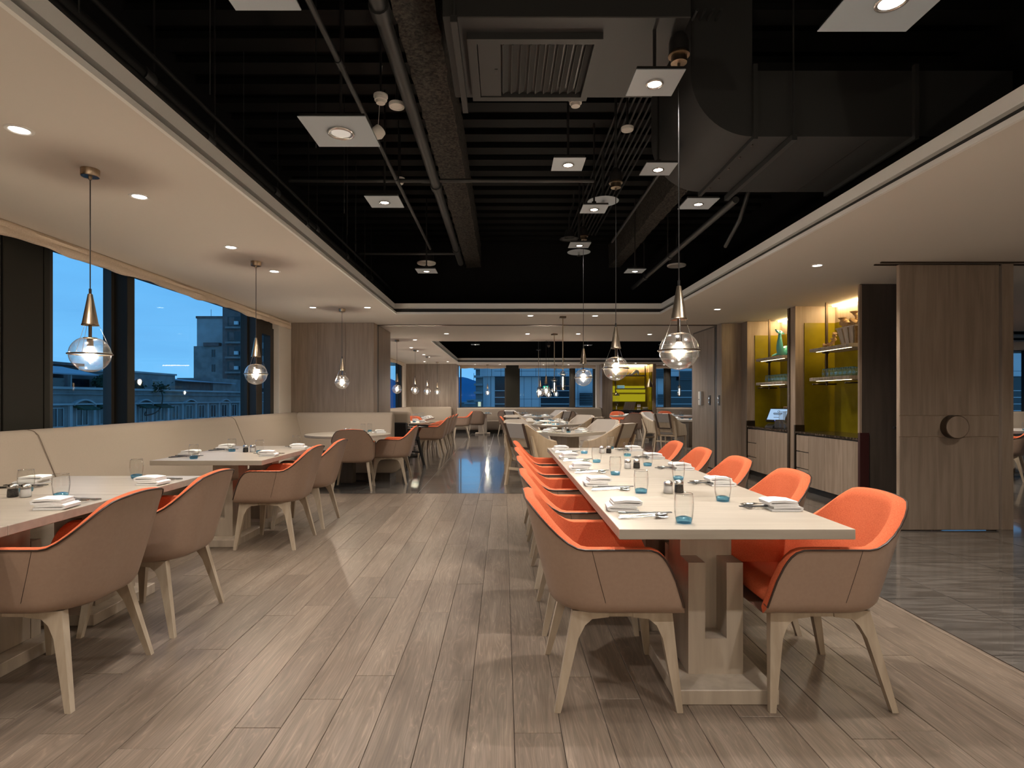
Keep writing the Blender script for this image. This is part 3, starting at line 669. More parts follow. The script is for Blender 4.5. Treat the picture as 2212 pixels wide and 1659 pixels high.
downlight(3.12, 8.31, 'downlight in the right border ceiling in front of the far cabinet', 1.8)
downlight(3.1, 2.8, 'added unseen downlight in the right border ceiling over the tiled strip'); downlight(3.1, .3, 'added unseen downlight in the right border ceiling beside the camera'); downlight(4.75, 3.6, 'added fill downlight before the pivot door, outside the frame', 1.7); downlight(4.9, 1.6, 'added fill downlight over the right tiled strip, outside the frame', 2.0)  # out-of-frame lamps, added as fill for the foreground and the door
downlight(-.2, -2.2, 'added unseen downlight in the rear border ceiling behind the camera, left one'); downlight(1.6, -2.2, 'added unseen downlight in the rear border ceiling behind the camera, right one')  # unseen lamps added behind the camera for more fill
for (x, y), nm in zip(((.42, 8.94), (1.44, 8.96), (.48, 11.46), (1.5, 11.46), (2.96, 11.54), (-1.15, 11.42)),
                      ('left one just past the open bay', 'right one just past the open bay', 'left of the rod pendant behind the track', 'right of the rod pendant behind the track', 'by the right sliding panels', 'by the timber pier')):
    downlight(x, y, 'downlight in the cross ceiling, ' + nm, 1.6)
for i, (x, y) in enumerate(((-1.97, 12.63), (-2.37, 14.58), (-2.37, 15.57), (-2.37, 16.88), (-2.35, 17.82), (-2.79, 20.05), (-1.97, 20.05))):
    downlight(x, y, 'small downlight over the far left booth, %s along its row' % ORD[i], 1.5)
for i, (x, y) in enumerate(((-1.09, 21.67), (-.14, 21.67), (1.53, 21.88), (2.49, 21.88), (6.19, 21.97), (7.15, 21.97), (4.85, 20.9))):
    downlight(x, y, 'small downlight by the far windows, %s from the left' % ORD[i], 1.5)
for i, (x, y) in enumerate(((4.9, 13.2), (5.6, 15.6), (4.9, 17.4))):
    panel_light(x, y, 2.92, .26, 'square panel light over the far right tables, %s from the front' % ORD[i], pw=1.5)
for i, (x, y) in enumerate(((7.0, 8.2), (9.0, 9.2), (12.6, 14.2))):
    downlight(x, y, 'downlight in the room beyond the pivot door, %s from the front' % ORD[i], 4.0)

# ---------------------------------------------------------------- pendants
sh = {}
sh['cone'] = G().lathe([(.0, .345), (.0117, .342), (.0125, .338), (.040, .172), (.043, .169), (.043, .163), (.039, .165), (.0, .168)], 28).mesh('cone', M['brass'], 40)
sh['stem'] = G().cyl((0, 0, .168), (0, 0, .09), .0085, 12).lathe([(0, .098), (.034, .094), (.036, .090), (.03, .087), (0, .087)], 20).cyl((0, 0, .087), (0, 0, .045), .016, 14).mesh('stem', M['bronze'], 40)
sh['globe'] = G().lathe([(.036, .090)]+[(.102*math.cos(a), .102*math.sin(a)) for a in [math.radians(60-150*i/18) for i in range(18)]]+[(.0005, -.102)], 36).mesh('globe', M['globe'], 60)
sh['ring'] = G().ring(.107, .0042, 0, 40, 8).mesh('ring', M['bronze'], 60)
sh['bulb'] = G().lathe([(.010, .046), (.018, .035), (.021, .015), (.019, -.01), (.011, -.035), (.003, -.052), (.0, -.054)], 16).mesh('bulb', M['bulb'], 60)
sh['wire'] = G().cyl((.041, 0, .166), (.107, 0, 0), .0011, 5).cyl((-.0205, .0355, .166), (-.0535, .0927, 0), .0011, 5).cyl((-.0205, -.0355, .166), (-.0535, -.0927, 0), .0011, 5).mesh('wire', M['steel'])
sh['canopy'] = G().lathe([(0, 0), (.047, 0), (.047, -.038), (.044, -.042), (.010, -.042), (.008, -.06), (0, -.06)], 28).mesh('canopy', M['brass'], 40)
sh['canopyv'] = G().lathe([(0, .03), (.04, .03), (.05, .0), (.056, -.005), (.056, -.012), (.042, -.012), (.042, -.05), (.008, -.052), (.006, -.07), (0, -.07)], 28).mesh('canopy', M['brass'], 40)
sh['housing'] = G().lathe([(0, .11), (.02, .11), (.045, .08), (.052, .05), (.052, .0), (0, 0)], 24).mesh('housing', M['blackm'], 40)
def pendant(x, y, z, zt, label, void=False, rz=0.0, pw=1.0, s=1.0):
    o = thing('globe_pendant', label, 'pendant lamp', (x, y, z), rz, 'glass globe pendants'); o.scale = (s, s, s)
    for k in ('cone', 'stem', 'globe', 'ring', 'bulb', 'wire'): obj(k, sh[k], o)
    top = (zt-z)/s
    obj('cable', G().cyl((0, 0, .34), (0, 0, top-.03), .0032, 6).cyl((0, 0, .342), (0, 0, .372), .007, 8).mesh('cable', M['blackm'], 40), o)
    if void:
        obj('canopy', sh['canopyv'], o, (0, 0, top)); obj('housing', sh['housing'], o, (0, 0, top+.005))
        obj('drop_rod', G().cyl((0, 0, top+.11), (0, 0, (3.95-z)/s), .011, 8).mesh('drop_rod', M['pipe'], 40), o)
    else: obj('canopy', sh['canopy'], o, (0, 0, top))
    l = bpy.data.lights.new('bulb_lamp', 'POINT'); l.energy = BULB*pw; l.color = (1, .85, .66); l.shadow_soft_size = .022
    lo = bpy.data.objects.new('bulb_lamp', l); COL.objects.link(lo); lo.parent = o; lo.location = (0, 0, 0)
pendant(.93, 3.02, 1.525, 3.10, 'largest glass globe pendant, over the near end of the long table', True, .3)
pendant(.926, 4.70, 1.52, 3.06, 'glass globe pendant over the middle of the long table', True, 1.1)
pendant(.945, 6.75, 1.52, 3.20, 'glass globe pendant past the far end of the long table', True, 2.0)
pendant(-2.355, 3.24, 1.523, ZC, 'glass globe pendant over the nearest banquette table', rz=.5, pw=.8)
pendant(-2.355, 1.06, 1.523, ZC, 'added unseen glass globe pendant over the table beside the camera', rz=.5, pw=.6)  # out of frame, added to light the chairs
pendant(-2.355, -1.12, 1.523, ZC, 'added unseen glass globe pendant over the banquette behind the camera', rz=.5, pw=.7)  # unseen fill lamp, added for surfaces facing the camera
for q, (x, y) in enumerate(((.93, -1.0), (-.7, -1.8), (2.6, -1.6))): pendant(x, y, 1.55, ZC if y < -1.6 else 3.1, 'added unseen glass globe pendant behind the camera, ' + ('middle one', 'left one', 'right one')[q], y > -1.6, pw=1.5 if y > -1.6 else 4.2)  # unseen lamps added as fill for chair backs and the door
pendant(-2.36, 5.42, 1.505, ZC, 'glass globe pendant over the second banquette table', rz=.2)
pendant(-2.35, 8.27, 1.51, ZC, 'glass globe pendant over the round table by the timber pier', rz=.9)
for i, (y, z) in enumerate(((12.63, 1.48), (15.23, 1.49), (17.62, 1.49), (20.3, 1.50))):
    pendant(-2.37, y, z, ZC, 'glass globe pendant in the far left booth, %s along the row' % ORD[i], rz=i)
pendant(-.62, 21.85, 1.49, ZC, 'small looking globe pendant in front of the far window with the curved building', pw=.8)
pendant(2.02, 21.97, 1.44, ZC, 'small looking globe pendant in front of the wide far window', rz=1, pw=.8)
pendant(.95, 12.75, 1.44, 3.1, 'glass globe pendant in the far bay, nearer one behind the rod pendants', True)
pendant(.99, 15.4, 1.43, 3.1, 'glass globe pendant in the far bay, leftmost of the hanging cluster', True, 1)
pendant(1.55, 19.6, 1.40, 3.1, 'tiny looking globe pendant deep in the far bay', True, 1, .8)
# rod pendants with a long smoky glass capsule
cap_me = G().lathe([(.0005, -.155)]+[(.042*math.cos(a), -.115+.04*math.sin(a)) for a in [math.radians(-80+80*i/6) for i in range(7)]]+[(.044, -.05), (.044, .07)]+[(.042*math.cos(a), .115+.04*math.sin(a)) for a in [math.radians(80*i/6) for i in range(7)]]+[(.006, .156)], 24).mesh('capsule', M['smoke'], 60)
fil_me = G().cyl((0, 0, -.1), (0, 0, .06), .008, 10).mesh('filament_tube', glow('warm tube', (1, .84, .62), 16))
arm_me = G().cyl((-.10, 0, -.085), (.10, 0, -.085), .004, 6).ring(.046, .004, -.085, 24, 6).mesh('cross_arm', M['bronze'], 40)
fork_me = G().tube([(-.075, 0, .125), (-.06, 0, .10), (0, 0, .092), (.06, 0, .10), (.075, 0, .125)], .0035, 6).ring(.042, .004, .10, 24, 6).mesh('fork', M['steel'], 50)
def rod_pendant(x, y, z, zt, label, rz=0, lit=True, void=False):
    o = thing('rod_pendant', label, 'pendant lamp', (x, y, z), rz, 'capsule pendants on rods')
    obj('capsule', cap_me, o); obj('cross_arm', arm_me, o); obj('fork', fork_me, o)
    if lit: obj('filament_tube', fil_me, o)
    obj('rod', G().cyl((0, 0, .15), (0, 0, zt-z), .008, 10).cyl((.02, 0, .32), (.02, 0, .35), .008, 8).mesh('rod', M['brass'], 40), o)
    obj('canopy', G().box(-.05, .05, -.05, .05, zt-z-.028, zt-z, .002).mesh('canopy', M['bronze']), o)
    if void: obj('drop_rod', G().cyl((0, 0, zt-z), (0, 0, 3.95-z), .011, 8).mesh('drop_rod', M['pipe'], 40), o)
rod_pendant(.94, 9.05, 1.555, ZC, 'capsule pendant on a brass rod, nearest behind the long table')
rod_pendant(1.02, 11.46, 1.53, ZC, 'capsule pendant on a brass rod, second behind the long table', .4)
rod_pendant(1.0, 16.3, 1.45, 2.68, 'capsule pendant on a rod in the far bay, farthest of the three in line', .9, void=True)
rod_pendant(4.6, 14.9, 1.47, ZC, 'capsule pendant on a rod over the far right table', .7, void=True)

# ================================================================ FURNITURE
def sm(t): t = max(0, min(1, t)); return t*t*(3-2*t)
# ---- padded tub chair, faces local +y
ZB, ZT = .392, .852
def tub_plan(s, f, off=0.0):
    u = abs(s); a = .262+.036*f-off; r = .182-off*.6; yb = -.224-.122*max(f, 0)**.9+off; yf = .305-.115*f
    if u < .22: x, y = (u/.22)*(a-r), yb
    elif u < .52:
        th = (u-.22)/.30*PI/2; x, y = (a-r)+r*math.sin(th), yb+r-r*math.cos(th)
    else: x, y = a, yb+r+(yf-yb-r)*(u-.52)/.48
    return (x if s >= 0 else -x), y
def tub_h(s):
    u = abs(s); h = ZT-.012*(u/.3)**2 if u < .25 else ZT-.0097-(ZT-.0097-.66)*sm((u-.25)/.28)
    if u > .86: h = ZB+(h-ZB)*max(0, 1-((u-.86)/.14)**3.2)**.42
    return max(h, ZB+.03)
ts = [0, .03, .08, .16, .28, .42, .56, .70, .84, .94, 1]
ss = [-1+2*i/56 for i in range(57)]
ss = sorted(set(ss+[-.99, -.975, -.95, .95, .975, .99]))
def fz(z): return (z-ZB)/(ZT-ZB)
def tub(mats):
    out = []; inn = []; pip = []
    for s in ss:
        h = tub_h(s); col = []
        for t in ts:
            z = ZB+(h-ZB)*t; inset = .020*max(0, 1-(z-ZB)/.035)**2
            x, y = tub_plan(s, fz(z), inset); col.append((x, y, z))
        out.append(col); pip.append(col[-1])
        z0 = min(.43, h-.012); ci = []
        xo, yo, _ = col[-1]; xi, yi = tub_plan(s, fz(h), .045)
        if abs(s) > .9: k = 1
        ci.append((xo, yo, h)); ci.append(((xo*.8+xi*.2), (yo*.8+yi*.2), h+.005)); ci.append(((xo+xi)/2, (yo+yi)/2, h+.008)); ci.append(((xo*.2+xi*.8), (yo*.2+yi*.8), h+.004))
        for t in (0, .08, .2, .4, .6, .8, 1):
            z = h+(z0-h)*t; x, y = tub_plan(s, fz(z), .045); ci.append((x, y, z))
        inn.append(ci)
    g = G().grid(out); n = len(ts); g.f.append(tuple(i*n for i in range(len(ss))))
    m1 = g.mesh('back_shell', mats[0], 45)
    gi = G().grid(inn)
    for e in (0, -1):     # close the two front ends of the arms
        a = out[e]; b = inn[e]; o = len(gi.v); gi.v += a+b[3:]
        gi.f.append(tuple(range(o, o+len(a)+len(b)-3)))
    m2 = gi.mesh('upholstery', mats[1], 60)
    m3 = G().tube([(x*1.004, y-.001, z) for x, y, z in pip], .0042, 6).mesh('piping', mats[2], 60)
    sg = G()
    for s in (-.57, .57):
        h = tub_h(s); sg.tube([(tub_plan(s, fz(z), 0)[0]*1.002, tub_plan(s, fz(z), 0)[1], z) for z in [ZB+.05+(h-ZB-.05)*i/8 for i in range(9)]], .0011, 5)
    m4 = sg.mesh('seam', mats[2], 60)
    m5 = G().box(-.216, .216, -.19, .275, .405, .478, .022).mesh('seat', mats[1], 60)
    return m1, m2, m3, m4, m5
TUB = tub((M['leather'], M['orange'], M['leatherd']))
def tub_leg(sx, sy):
    if sy > 0: poly = [(.262, .392), (.290, 0), (.265, 0), (.218, .285), (.195, .335), (.165, .360), (.10, .368), (.10, .392)]
    else: poly = [(-.150, .392), (-.230, 0), (-.205, 0), (-.128, .285), (-.10, .335), (-.07, .360), (.0, .368), (.0, .392)]
    g = G().prism(poly, -1, 1, 'x')
    g.v = [(sx*(.262-.062*z/.392+x*(.0125+.006*z/.392)), y, z) for x, y, z in g.v]
    return g.mesh('leg', M['legw'], 30)
TLEG = [tub_leg(a, b) for a in (-1, 1) for b in (-1, 1)]
TFR = G().box(-.215, -.185, -.02, .13, .368, .392).box(.185, .215, -.02, .13, .368, .392).box(-.185, .185, .04, .08, .366, .392).mesh('underframe', M['legw'])
TFT = G()
def tub_chair():
    t = thing('tub_chair', 'tub chair', 'chair')
    for nme, me in zip(('back_shell', 'upholstery', 'piping', 'seam', 'seat'), TUB): obj(nme, me, t)
    for me in TLEG: obj('leg', me, t)
    obj('underframe', TFR, t); return t
tubk = Kind(tub_chair())
GL, GR = 'tub chairs along the banquette tables', 'tub chairs along the long table'
CH = .745
for k in range(5):
    y = 2.57+CH*k; ps = ['nearest', 'second', 'third', 'fourth', 'farthest'][k]
    tubk.put((1.365, y, 0), PI/2, 'orange tub chair on the cabinet side of the long table, %s' % (ps+' one' if k in (0, 4) else ps+' from the front'), GR)
    tubk.put((.435, y, 0), -PI/2, 'orange tub chair on the aisle side of the long table, %s' % (ps+' one' if k in (0, 4) else ps+' from the front'), GR)
for y, d in ((2.565, 'largest tan tub chair, seen from behind, at the nearest banquette table'), (3.285, 'tan tub chair at the far half of the nearest banquette table'),
             (5.03, 'tan tub chair at the near half of the second banquette table'), (5.80, 'tan tub chair at the far half of the second banquette table')):
    tubk.put((-1.974, y, 0), PI/2, d, GL)
tubk.put((-2.10, 7.97, 0), math.radians(8), 'tan tub chair with its back to the camera at the round table by the pier', 'tub chairs at the round table')
tubk.put((-1.66, 8.68, 0), PI/2, 'tan tub chair seen from the side, right of the round table by the pier', 'tub chairs at the round table')
GF = 'tub chairs in the far room'
for (x, y, rz, d) in ((-1.55, 12.42, PI/2, 'tan tub chair in the far left booth, nearest beside the high chair'), (-1.58, 13.55, PI/2, 'tan tub chair in the far left booth row, second from the front'),
                      (-1.58, 14.45, PI/2, 'tan tub chair in the far left booth row, third from the front'), (-1.58, 15.35, PI/2, 'tan tub chair in the far left booth row, fourth from the front'),
                      (-2.15, 13.1, PI, 'tub chair showing its orange inside behind the first booth table'),
                      (-1.35, 18.5, PI/2+.15, 'tan tub chair seen from the side at the end of the left aisle'), (-.93, 19.35, .05, 'tan tub chair seen from behind in front of the far bench'),
                      (.12, 19.5, -.35, 'tan tub chair turned away, half hidden by pale armchairs at the far bench'), (2.15, 19.4, .1, 'tan tub chair before the far bench at the right of the dark column'),
                      (1.62, 12.75, PI/2+.25, 'orange tub chair at the third centre table, nearer of two'), (1.62, 13.45, PI/2+.25, 'orange tub chair at the third centre table, farther of two'),
                      (.25, 13.3, -PI/2, 'orange tub chair at the left of the third centre table'),
                      (3.72, 16.55, .06, 'brown tub chair seen from behind before the olive niche table'), (3.70, 18.25, PI, 'orange tub chair facing the camera before the olive niche, left one'),
                      (4.62, 18.25, PI-.1, 'orange tub chair facing the camera before the olive niche, right one'), (5.35, 18.6, PI, 'orange tub chair facing the camera before the right far window'),
                      (5.85, 16.9, PI/2, 'brown tub chair at the right far table, seen from the side'),
                      (7.92, 8.95, .75, 'tan tub chair in the room beyond the pivot door')):
    tubk.put((x, y, 0), rz, d, GF)

# ---- pale timber armchair with grey wrap, faces local +y
AB, AT = .40, .90
def arm_plan(s, f, off=0.0):
    u = abs(s); a = .285+.02*f-off; r = .13-off*.5; yb = -.20-.20*max(f, 0)+off; yf = .27-.04*f
    if u < .34: x, y = (u/.34)*(a-r), yb
    elif u < .54:
        th = (u-.34)/.20*PI/2; x, y = (a-r)+r*math.sin(th), yb+r-r*math.cos(th)
    else: x, y = a, yb+r+(yf-yb-r)*(u-.54)/.46
    return (x if s >= 0 else -x), y
def arm_h(s):
    u = abs(s)
    if u < .40: return AT
    h = AT-.25*(1-(1-min((u-.40)/.52, 1))**2)
    if u > .93: h = .65-(u-.93)/.07*.20
    return h
def ashell(s0, s1, n, off, z0f, z1f, m, name, inner=False, thick=0):
    rows = []
    for i in range(n+1):
        s = s0+(s1-s0)*i/n; h = arm_h(s); za, zb = z0f(s, h), z1f(s, h); col = []
        for t in range(9):
            z = za+(zb-za)*t/8; x, y = arm_plan(s, (z-AB)/(AT-AB), off); col.append((x, y, z))
        if thick:
            for t in range(8, -1, -1):
                z = za+(zb-za)*t/8; x, y = arm_plan(s, (z-AB)/(AT-AB), off+thick); col.append((x, y, z+(.006 if t == 8 else 0)))
        rows.append(col)
    g = G().grid(rows, closed=bool(thick))
    if thick:
        k = len(rows[0]); g.f += [tuple(range(k)), tuple(range(n*k, n*k+k))[::-1]]
    return g.mesh(name, m, 50)
ARM = [('back_panel', ashell(-.33, .33, 10, 0, lambda s, h: AB+.06, lambda s, h: h-.03, M['armw'], 'back_panel', thick=.02)),
       ('wing', ashell(.36, 1, 18, 0, lambda s, h: AB-.02, lambda s, h: h-.004, M['armw'], 'wing', thick=.02)),
       ('wing', ashell(-1, -.36, 18, 0, lambda s, h: AB-.02, lambda s, h: h-.004, M['armw'], 'wing', thick=.02)),
       ('cushion_wrap', ashell(-.985, .985, 40, .022, lambda s, h: AB+.03, lambda s, h: h+.010, M['grey'], 'cushion_wrap', thick=.038)),
       ('back_flap', ashell(-.29, .29, 10, -.012, lambda s, h: h-.20, lambda s, h: h+.012, M['grey'], 'back_flap', thick=.05)),
       ('strap', ashell(.30, .36, 3, -.016, lambda s, h: h-.34, lambda s, h: h+.012, M['strap'], 'strap', thick=.016)),
       ('strap', ashell(-.36, -.30, 3, -.016, lambda s, h: h-.34, lambda s, h: h+.012, M['strap'], 'strap', thick=.016)),
       ('strap', ashell(-.30, .30, 8, -.014, lambda s, h: h-.36, lambda s, h: h-.335, M['strap'], 'strap', thick=.012)),
       ('seat', G().box(-.245, .245, -.20, .30, .40, .475, .022).mesh('seat', M['grey'], 60)),
       ('seat_frame', G().box(-.24, .24, -.19, .28, .355, .40, .004).mesh('seat_frame', M['armw']))]
def aleg(sx, sy):
    if sy < 0: poly = [(-.335, .74), (-.245, .40), (-.33, 0), (-.295, 0), (-.200, .36), (-.19, .42), (-.31, .74)]
    else: poly = [(.25, .40), (.265, 0), (.238, 0), (.205, .40)]
    g = G().prism(poly, -1, 1, 'x'); g.v = [(sx*(.262+x*.017), y, z) for x, y, z in g.v]; return g.mesh('leg', M['armw'], 30)
ALEG = [aleg(a, b) for a in (-1, 1) for b in (-1, 1)]
ASTR = G().box(-.25, .25, -.268, -.248, .22, .26, .003).mesh('stretcher', M['armw'])
def arm_chair():
    t = thing('armchair', 'armchair', 'armchair')
    for nme, me in ARM: obj(nme, me, t)
    for me in ALEG: obj('leg', me, t)
    obj('stretcher', ASTR, t); return t
armk = Kind(arm_chair())
for nm, cx, cy, d in (('centre table behind the long table', .975, 8.96, .54), ('second centre table', .975, 11.60, .54), ('fourth centre table', .975, 16.9, .54), ('far right table', 4.62, 14.4, .56)):
    for (ax, ay, w) in ((-1, -1, 'near left'), (1, -1, 'near right'), (-1, 1, 'far left'), (1, 1, 'far right')):
        armk.put((cx+ax*d, cy+ay*d, 0), math.atan2(-ay, -ax)-PI/2, 'pale timber armchair at the %s side of the %s' % (w, nm), 'pale timber armchairs')

# ---- tables
def rect_unit(label, x0, x1, y0, y1, group, fancy=True):
    t = thing('dining_table', label, 'table', ((x0+x1)/2, (y0+y1)/2, 0), 0, group)
    hx, hy = (x1-x0)/2, (y1-y0)/2
    obj('tabletop', G().box(-hx, hx, -hy+.0008, hy-.0008, .709, .75, .0018).mesh('tabletop', M['table']), t)
    obj('base', G().box(-.212, .212, -.28, .28, 0, .062, .003).mesh('base', M['tbase']), t)
    obj('post', G().box(-.118, .118, -.02, .16, .062, .709, .003).mesh('post', M['tbase']), t)
    # U-shaped block on either side of the post
    U = [(-.12, .062), (.12, .062), (.12, .55), (.048, .55), (.048, .217), (-.046, .217), (-.046, .55), (-.12, .55)]
    obj('hook_block', G().prism(U, -.14, -.02, 'y').mesh('hook_block', M['tbase']), t)
    obj('hook_block', G().prism(U, .16, .22, 'y').mesh('hook_block', M['tbase']), t)
    return t
for k in range(5):
    rect_unit('pale oak table unit of the long table, %s' % ['nearest to the camera', 'second from the camera', 'in the middle', 'fourth from the camera', 'at the far end'][k], .46, 1.40, 2.262+.748*k, 2.262+.748*(k+1), 'units of the long table')
for k, (a, b, d) in enumerate(((1.58, 2.33, 'pale oak table at the left edge, beside the camera'), (2.33, 3.08, 'pale oak table nearest on the left, behind the largest tan chair'), (3.08, 3.83, 'pale oak table on the left, far half of the nearest banquette pair'),
                              (4.77, 5.50, 'pale oak table on the left, near half of the second banquette pair'), (5.50, 6.24, 'pale oak table on the left, far half of the second banquette pair'))):
    rect_unit(d, -2.97, -2.03, a, b, 'banquette tables')
def round_table(x, y, r, label):
    t = thing('round_table', label, 'table', (x, y, 0))
    obj('tabletop', G().lathe([(0, .715), (r-.004, .715), (r, .719), (r, .746), (r-.004, .75), (0, .75)], 56).mesh('tabletop', M['table'], 35), t)
    obj('column', G().box(-.09, .09, -.09, .09, .03, .715, .003).mesh('column', M['woodd']), t)
    obj('base', G().lathe([(0, 0), (.30, 0), (.30, .02), (.05, .035), (0, .035)], 36).mesh('base', M['blackm'], 35), t)
    return t
round_table(-2.30, 8.42, .615, 'round pale oak table in front of the timber pier')
round_table(-2.15, 12.55, .52, 'round pale oak table at the front of the far left booth')
def square_table(x, y, s, label, rz=PI/4):
    t = thing('square_table', label, 'table', (x, y, 0), rz); h = s/2
    obj('tabletop', G().box(-h, h, -h, h, .705, .75, .002).mesh('tabletop', M['table']), t)
    obj('post', G().box(-.15, .15, -.15, .15, .05, .705, .003).mesh('post', M['tbase']), t)
    obj('base', G().box(-.26, .26, -.26, .26, 0, .05, .003).mesh('base', M['tbase']), t); return t
square_table(.975, 8.96, .90, 'pale oak table set cornerwise just behind the long table')
square_table(.975, 11.60, .90, 'pale oak table set cornerwise, second behind the long table')
square_table(.95, 13.3, .9, 'pale oak table with orange chairs, third behind the long table', 0)
square_table(.975, 16.9, .9, 'pale oak table set cornerwise, fourth behind the long table')
square_table(4.62, 14.4, .92, 'pale oak table set cornerwise at the far right by the sliding panels')
for a, b, d in ((13.05, 14.05, 'first long booth table at the far left'), (14.05, 15.05, 'second long booth table at the far left'), (15.05, 16.05, 'third long booth table at the far left')):
    rect_unit('pale oak ' + d, -2.9, -1.95, a, b, 'far left booth tables')
rect_unit('pale oak table before the olive niche in the far room', 3.3, 5.0, 17.0, 17.75, 'niche table')
square_table(-.75, 20.3, .62, 'small pale table at the left end of the far bench', 0)
square_table(.55, 20.3, .62, 'small pale table at the middle of the far bench', 0)
square_table(2.3, 20.3, .62, 'small pale table at the right end of the far bench', 0)
square_table(5.5, 17.6, .8, 'pale table before the right far window', 0)
square_table(8.6, 9.55, .85, 'pale table in the room beyond the pivot door', 0)

# ---- banquettes
def bq_profile():     # (distance from wall, z): rounded top, sloping front
    return [(.0, .10), (.0, .97), (.02, 1.015), (.06, 1.035), (.12, 1.04), (.17, 1.03), (.205, 1.0), (.225, .955), (.33, .70), (.43, .44), (.43, .30), (.30, .10)]
def bq_seat(d): return [(.2, .12), (.2, .44), (d-.03, .462), (d-.008, .45), (d, .42), (d-.01, .20), (d-.02, .14), (d-.04, .12)]
def run_y(name, prof, x0, a, b, m, par):
    def sweep(pr, e):
        return [(x0+p, z) for p, z in pr]
    n = 3; g = G(); rows = []
    for (y, sh_) in ((a+.0015, .010), (a+.010, .002), (a+.03, 0), (b-.03, 0), (b-.010, .002), (b-.0015, .010)):
        cx = sum(p for p, z in prof)/len(prof); cz = sum(z for p, z in prof)/len(prof)
        rows.append([(x0+p+(sh_ if p < cx else -sh_)*1, y, z+(sh_ if z < cz else -sh_)) for p, z in prof])
    g.grid(rows, closed=True); k = len(prof); g.f += [tuple(range(k)), tuple(range(5*k, 6*k))]
    return obj(name, g.mesh(name, m, 50), par)
bq = thing('banquette', 'long beige upholstered banquette under the left windows, turning along the timber pier', 'banquette', (0, 0, 0))
for a, b in ((-1.2, 1.1), (1.1, 4.2), (4.2, 7.27), (7.27, 9.60)): run_y('backrest', bq_profile(), -3.64, a, b, M['sofa'], bq)
for a, b in ((-1.2, 1.5), (1.5, 4.2), (4.2, 6.7), (6.7, 9.2)): run_y('seat_cushion', bq_seat(.67), -3.64, a, b, M['sofa'], bq)
obj('plinth', G().box(-3.6, -3.08, -1.2, 9.4, 0, .13).box(-3.08, -1.78, 8.90, 9.4, 0, .13).mesh('plinth', M['woodd']), bq)
# the run along the pier: made along y, then turned to face the camera, right end rounded
def run_x(name, prof, y0, a, b, m, par, rnd=.05):
    rows = []; cx = sum(p for p, z in prof)/len(prof); cz = sum(z for p, z in prof)/len(prof)
    for x, s_ in ((a, 0), (b-rnd, 0), (b-rnd*.5, .13), (b-rnd*.15, .45), (b, 1)):
        rows.append([(x, y0-(p+(rnd*.8*s_ if p < cx else -rnd*.8*s_)), z+(rnd*.8*s_ if z < cz else -rnd*.8*s_)) for p, z in prof])
    g = G().grid(rows, closed=True); k = len(prof); g.f += [tuple(range(k)), tuple(range(4*k, 5*k))]
    return obj(name, g.mesh(name, m, 55), par)
run_x('backrest', bq_profile(), 9.62, -3.42, -1.84, M['sofa'], bq, .04)
run_x('seat_cushion', bq_seat(.88), 9.62, -2.98, -1.64, M['sofa'], bq, .09)
sg = G()
for y in (4.2, 7.27, 1.1): sg.tube([(-3.64+p+.001, y, z) for p, z in bq_profile()[1:10]], .0022, 5)
for x in (): pass
obj('seam', sg.mesh('seam', M['seam'], 60), bq)
b2 = thing('banquette', 'beige booth bench with its tall back to the pier beside the high chair', 'banquette', (0, 0, 0))
rows_prof = bq_profile()
run_x('backrest', [(-p, z-.02) for p, z in rows_prof][::-1], 11.35, -3.6, -1.90, M['sofa'], b2, .04)
run_x('seat_cushion', [(-p, z) for p, z in bq_seat(.85)][::-1], 11.35, -3.6, -1.92, M['sofa'], b2, .06)
obj('plinth', G().box(-3.6, -2.05, 11.4, 12.0, 0, .13).mesh('plinth', M['woodd']), b2)
b3 = thing('banquette', 'beige corner bench in the far left booth below the timber panel', 'banquette', (0, 0, 0))
low = [(p, z*.93) for p, z in bq_profile()]
run_y('backrest', low, XW+.10, 12.2, 21.2, M['sofa'], b3); run_y('seat_cushion', bq_seat(.67), XW+.10, 12.2, 21.0, M['sofa'], b3)
run_x('backrest', low, 21.38, -3.5, -1.95, M['sofa'], b3, .06); run_x('seat_cushion', bq_seat(.85), 21.38, -3.2, -1.88, M['sofa'], b3, .06)
obj('plinth', G().box(-3.6, -3.1, 12.2, 21.2, 0, .13).box(-3.1, -2.05, 20.65, 21.2, 0, .13).mesh('plinth', M['woodd']), b3)
b4 = thing('banquette', 'long beige bench below the far windows', 'banquette', (0, 0, 0))
lw2 = [(p, z*.89) for p, z in bq_profile()]
for a, b in ((-1.76, .48), (.483, 3.68)): run_x('backrest', lw2, 21.62, a, b, M['sofa'], b4, .012)
for a, b in ((-1.76, .48), (.483, 3.68)): run_x('seat_cushion', bq_seat(.85), 21.62, a, b, M['sofa'], b4, .012)
obj('plinth', G().box(-1.76, 3.6, 20.9, 21.5, 0, .13).mesh('plinth', M['blackm']), b4)
b5 = thing('banquette', 'beige bench below the right far window beside the olive niche', 'banquette', (0, 0, 0))
run_x('backrest', lw2, 21.62, 5.74, 7.58, M['sofa'], b5, .012); run_x('seat_cushion', bq_seat(.85), 21.62, 5.74, 7.58, M['sofa'], b5, .012)
b6 = thing('banquette', 'beige bench in the room beyond the pivot door', 'banquette', (0, 0, 0))
run_x('backrest', lw2, 15.35, 8.2, 15.0, M['sofa'], b6, .02); run_x('seat_cushion', bq_seat(.85), 15.35, 8.2, 15.0, M['sofa'], b6, .02)

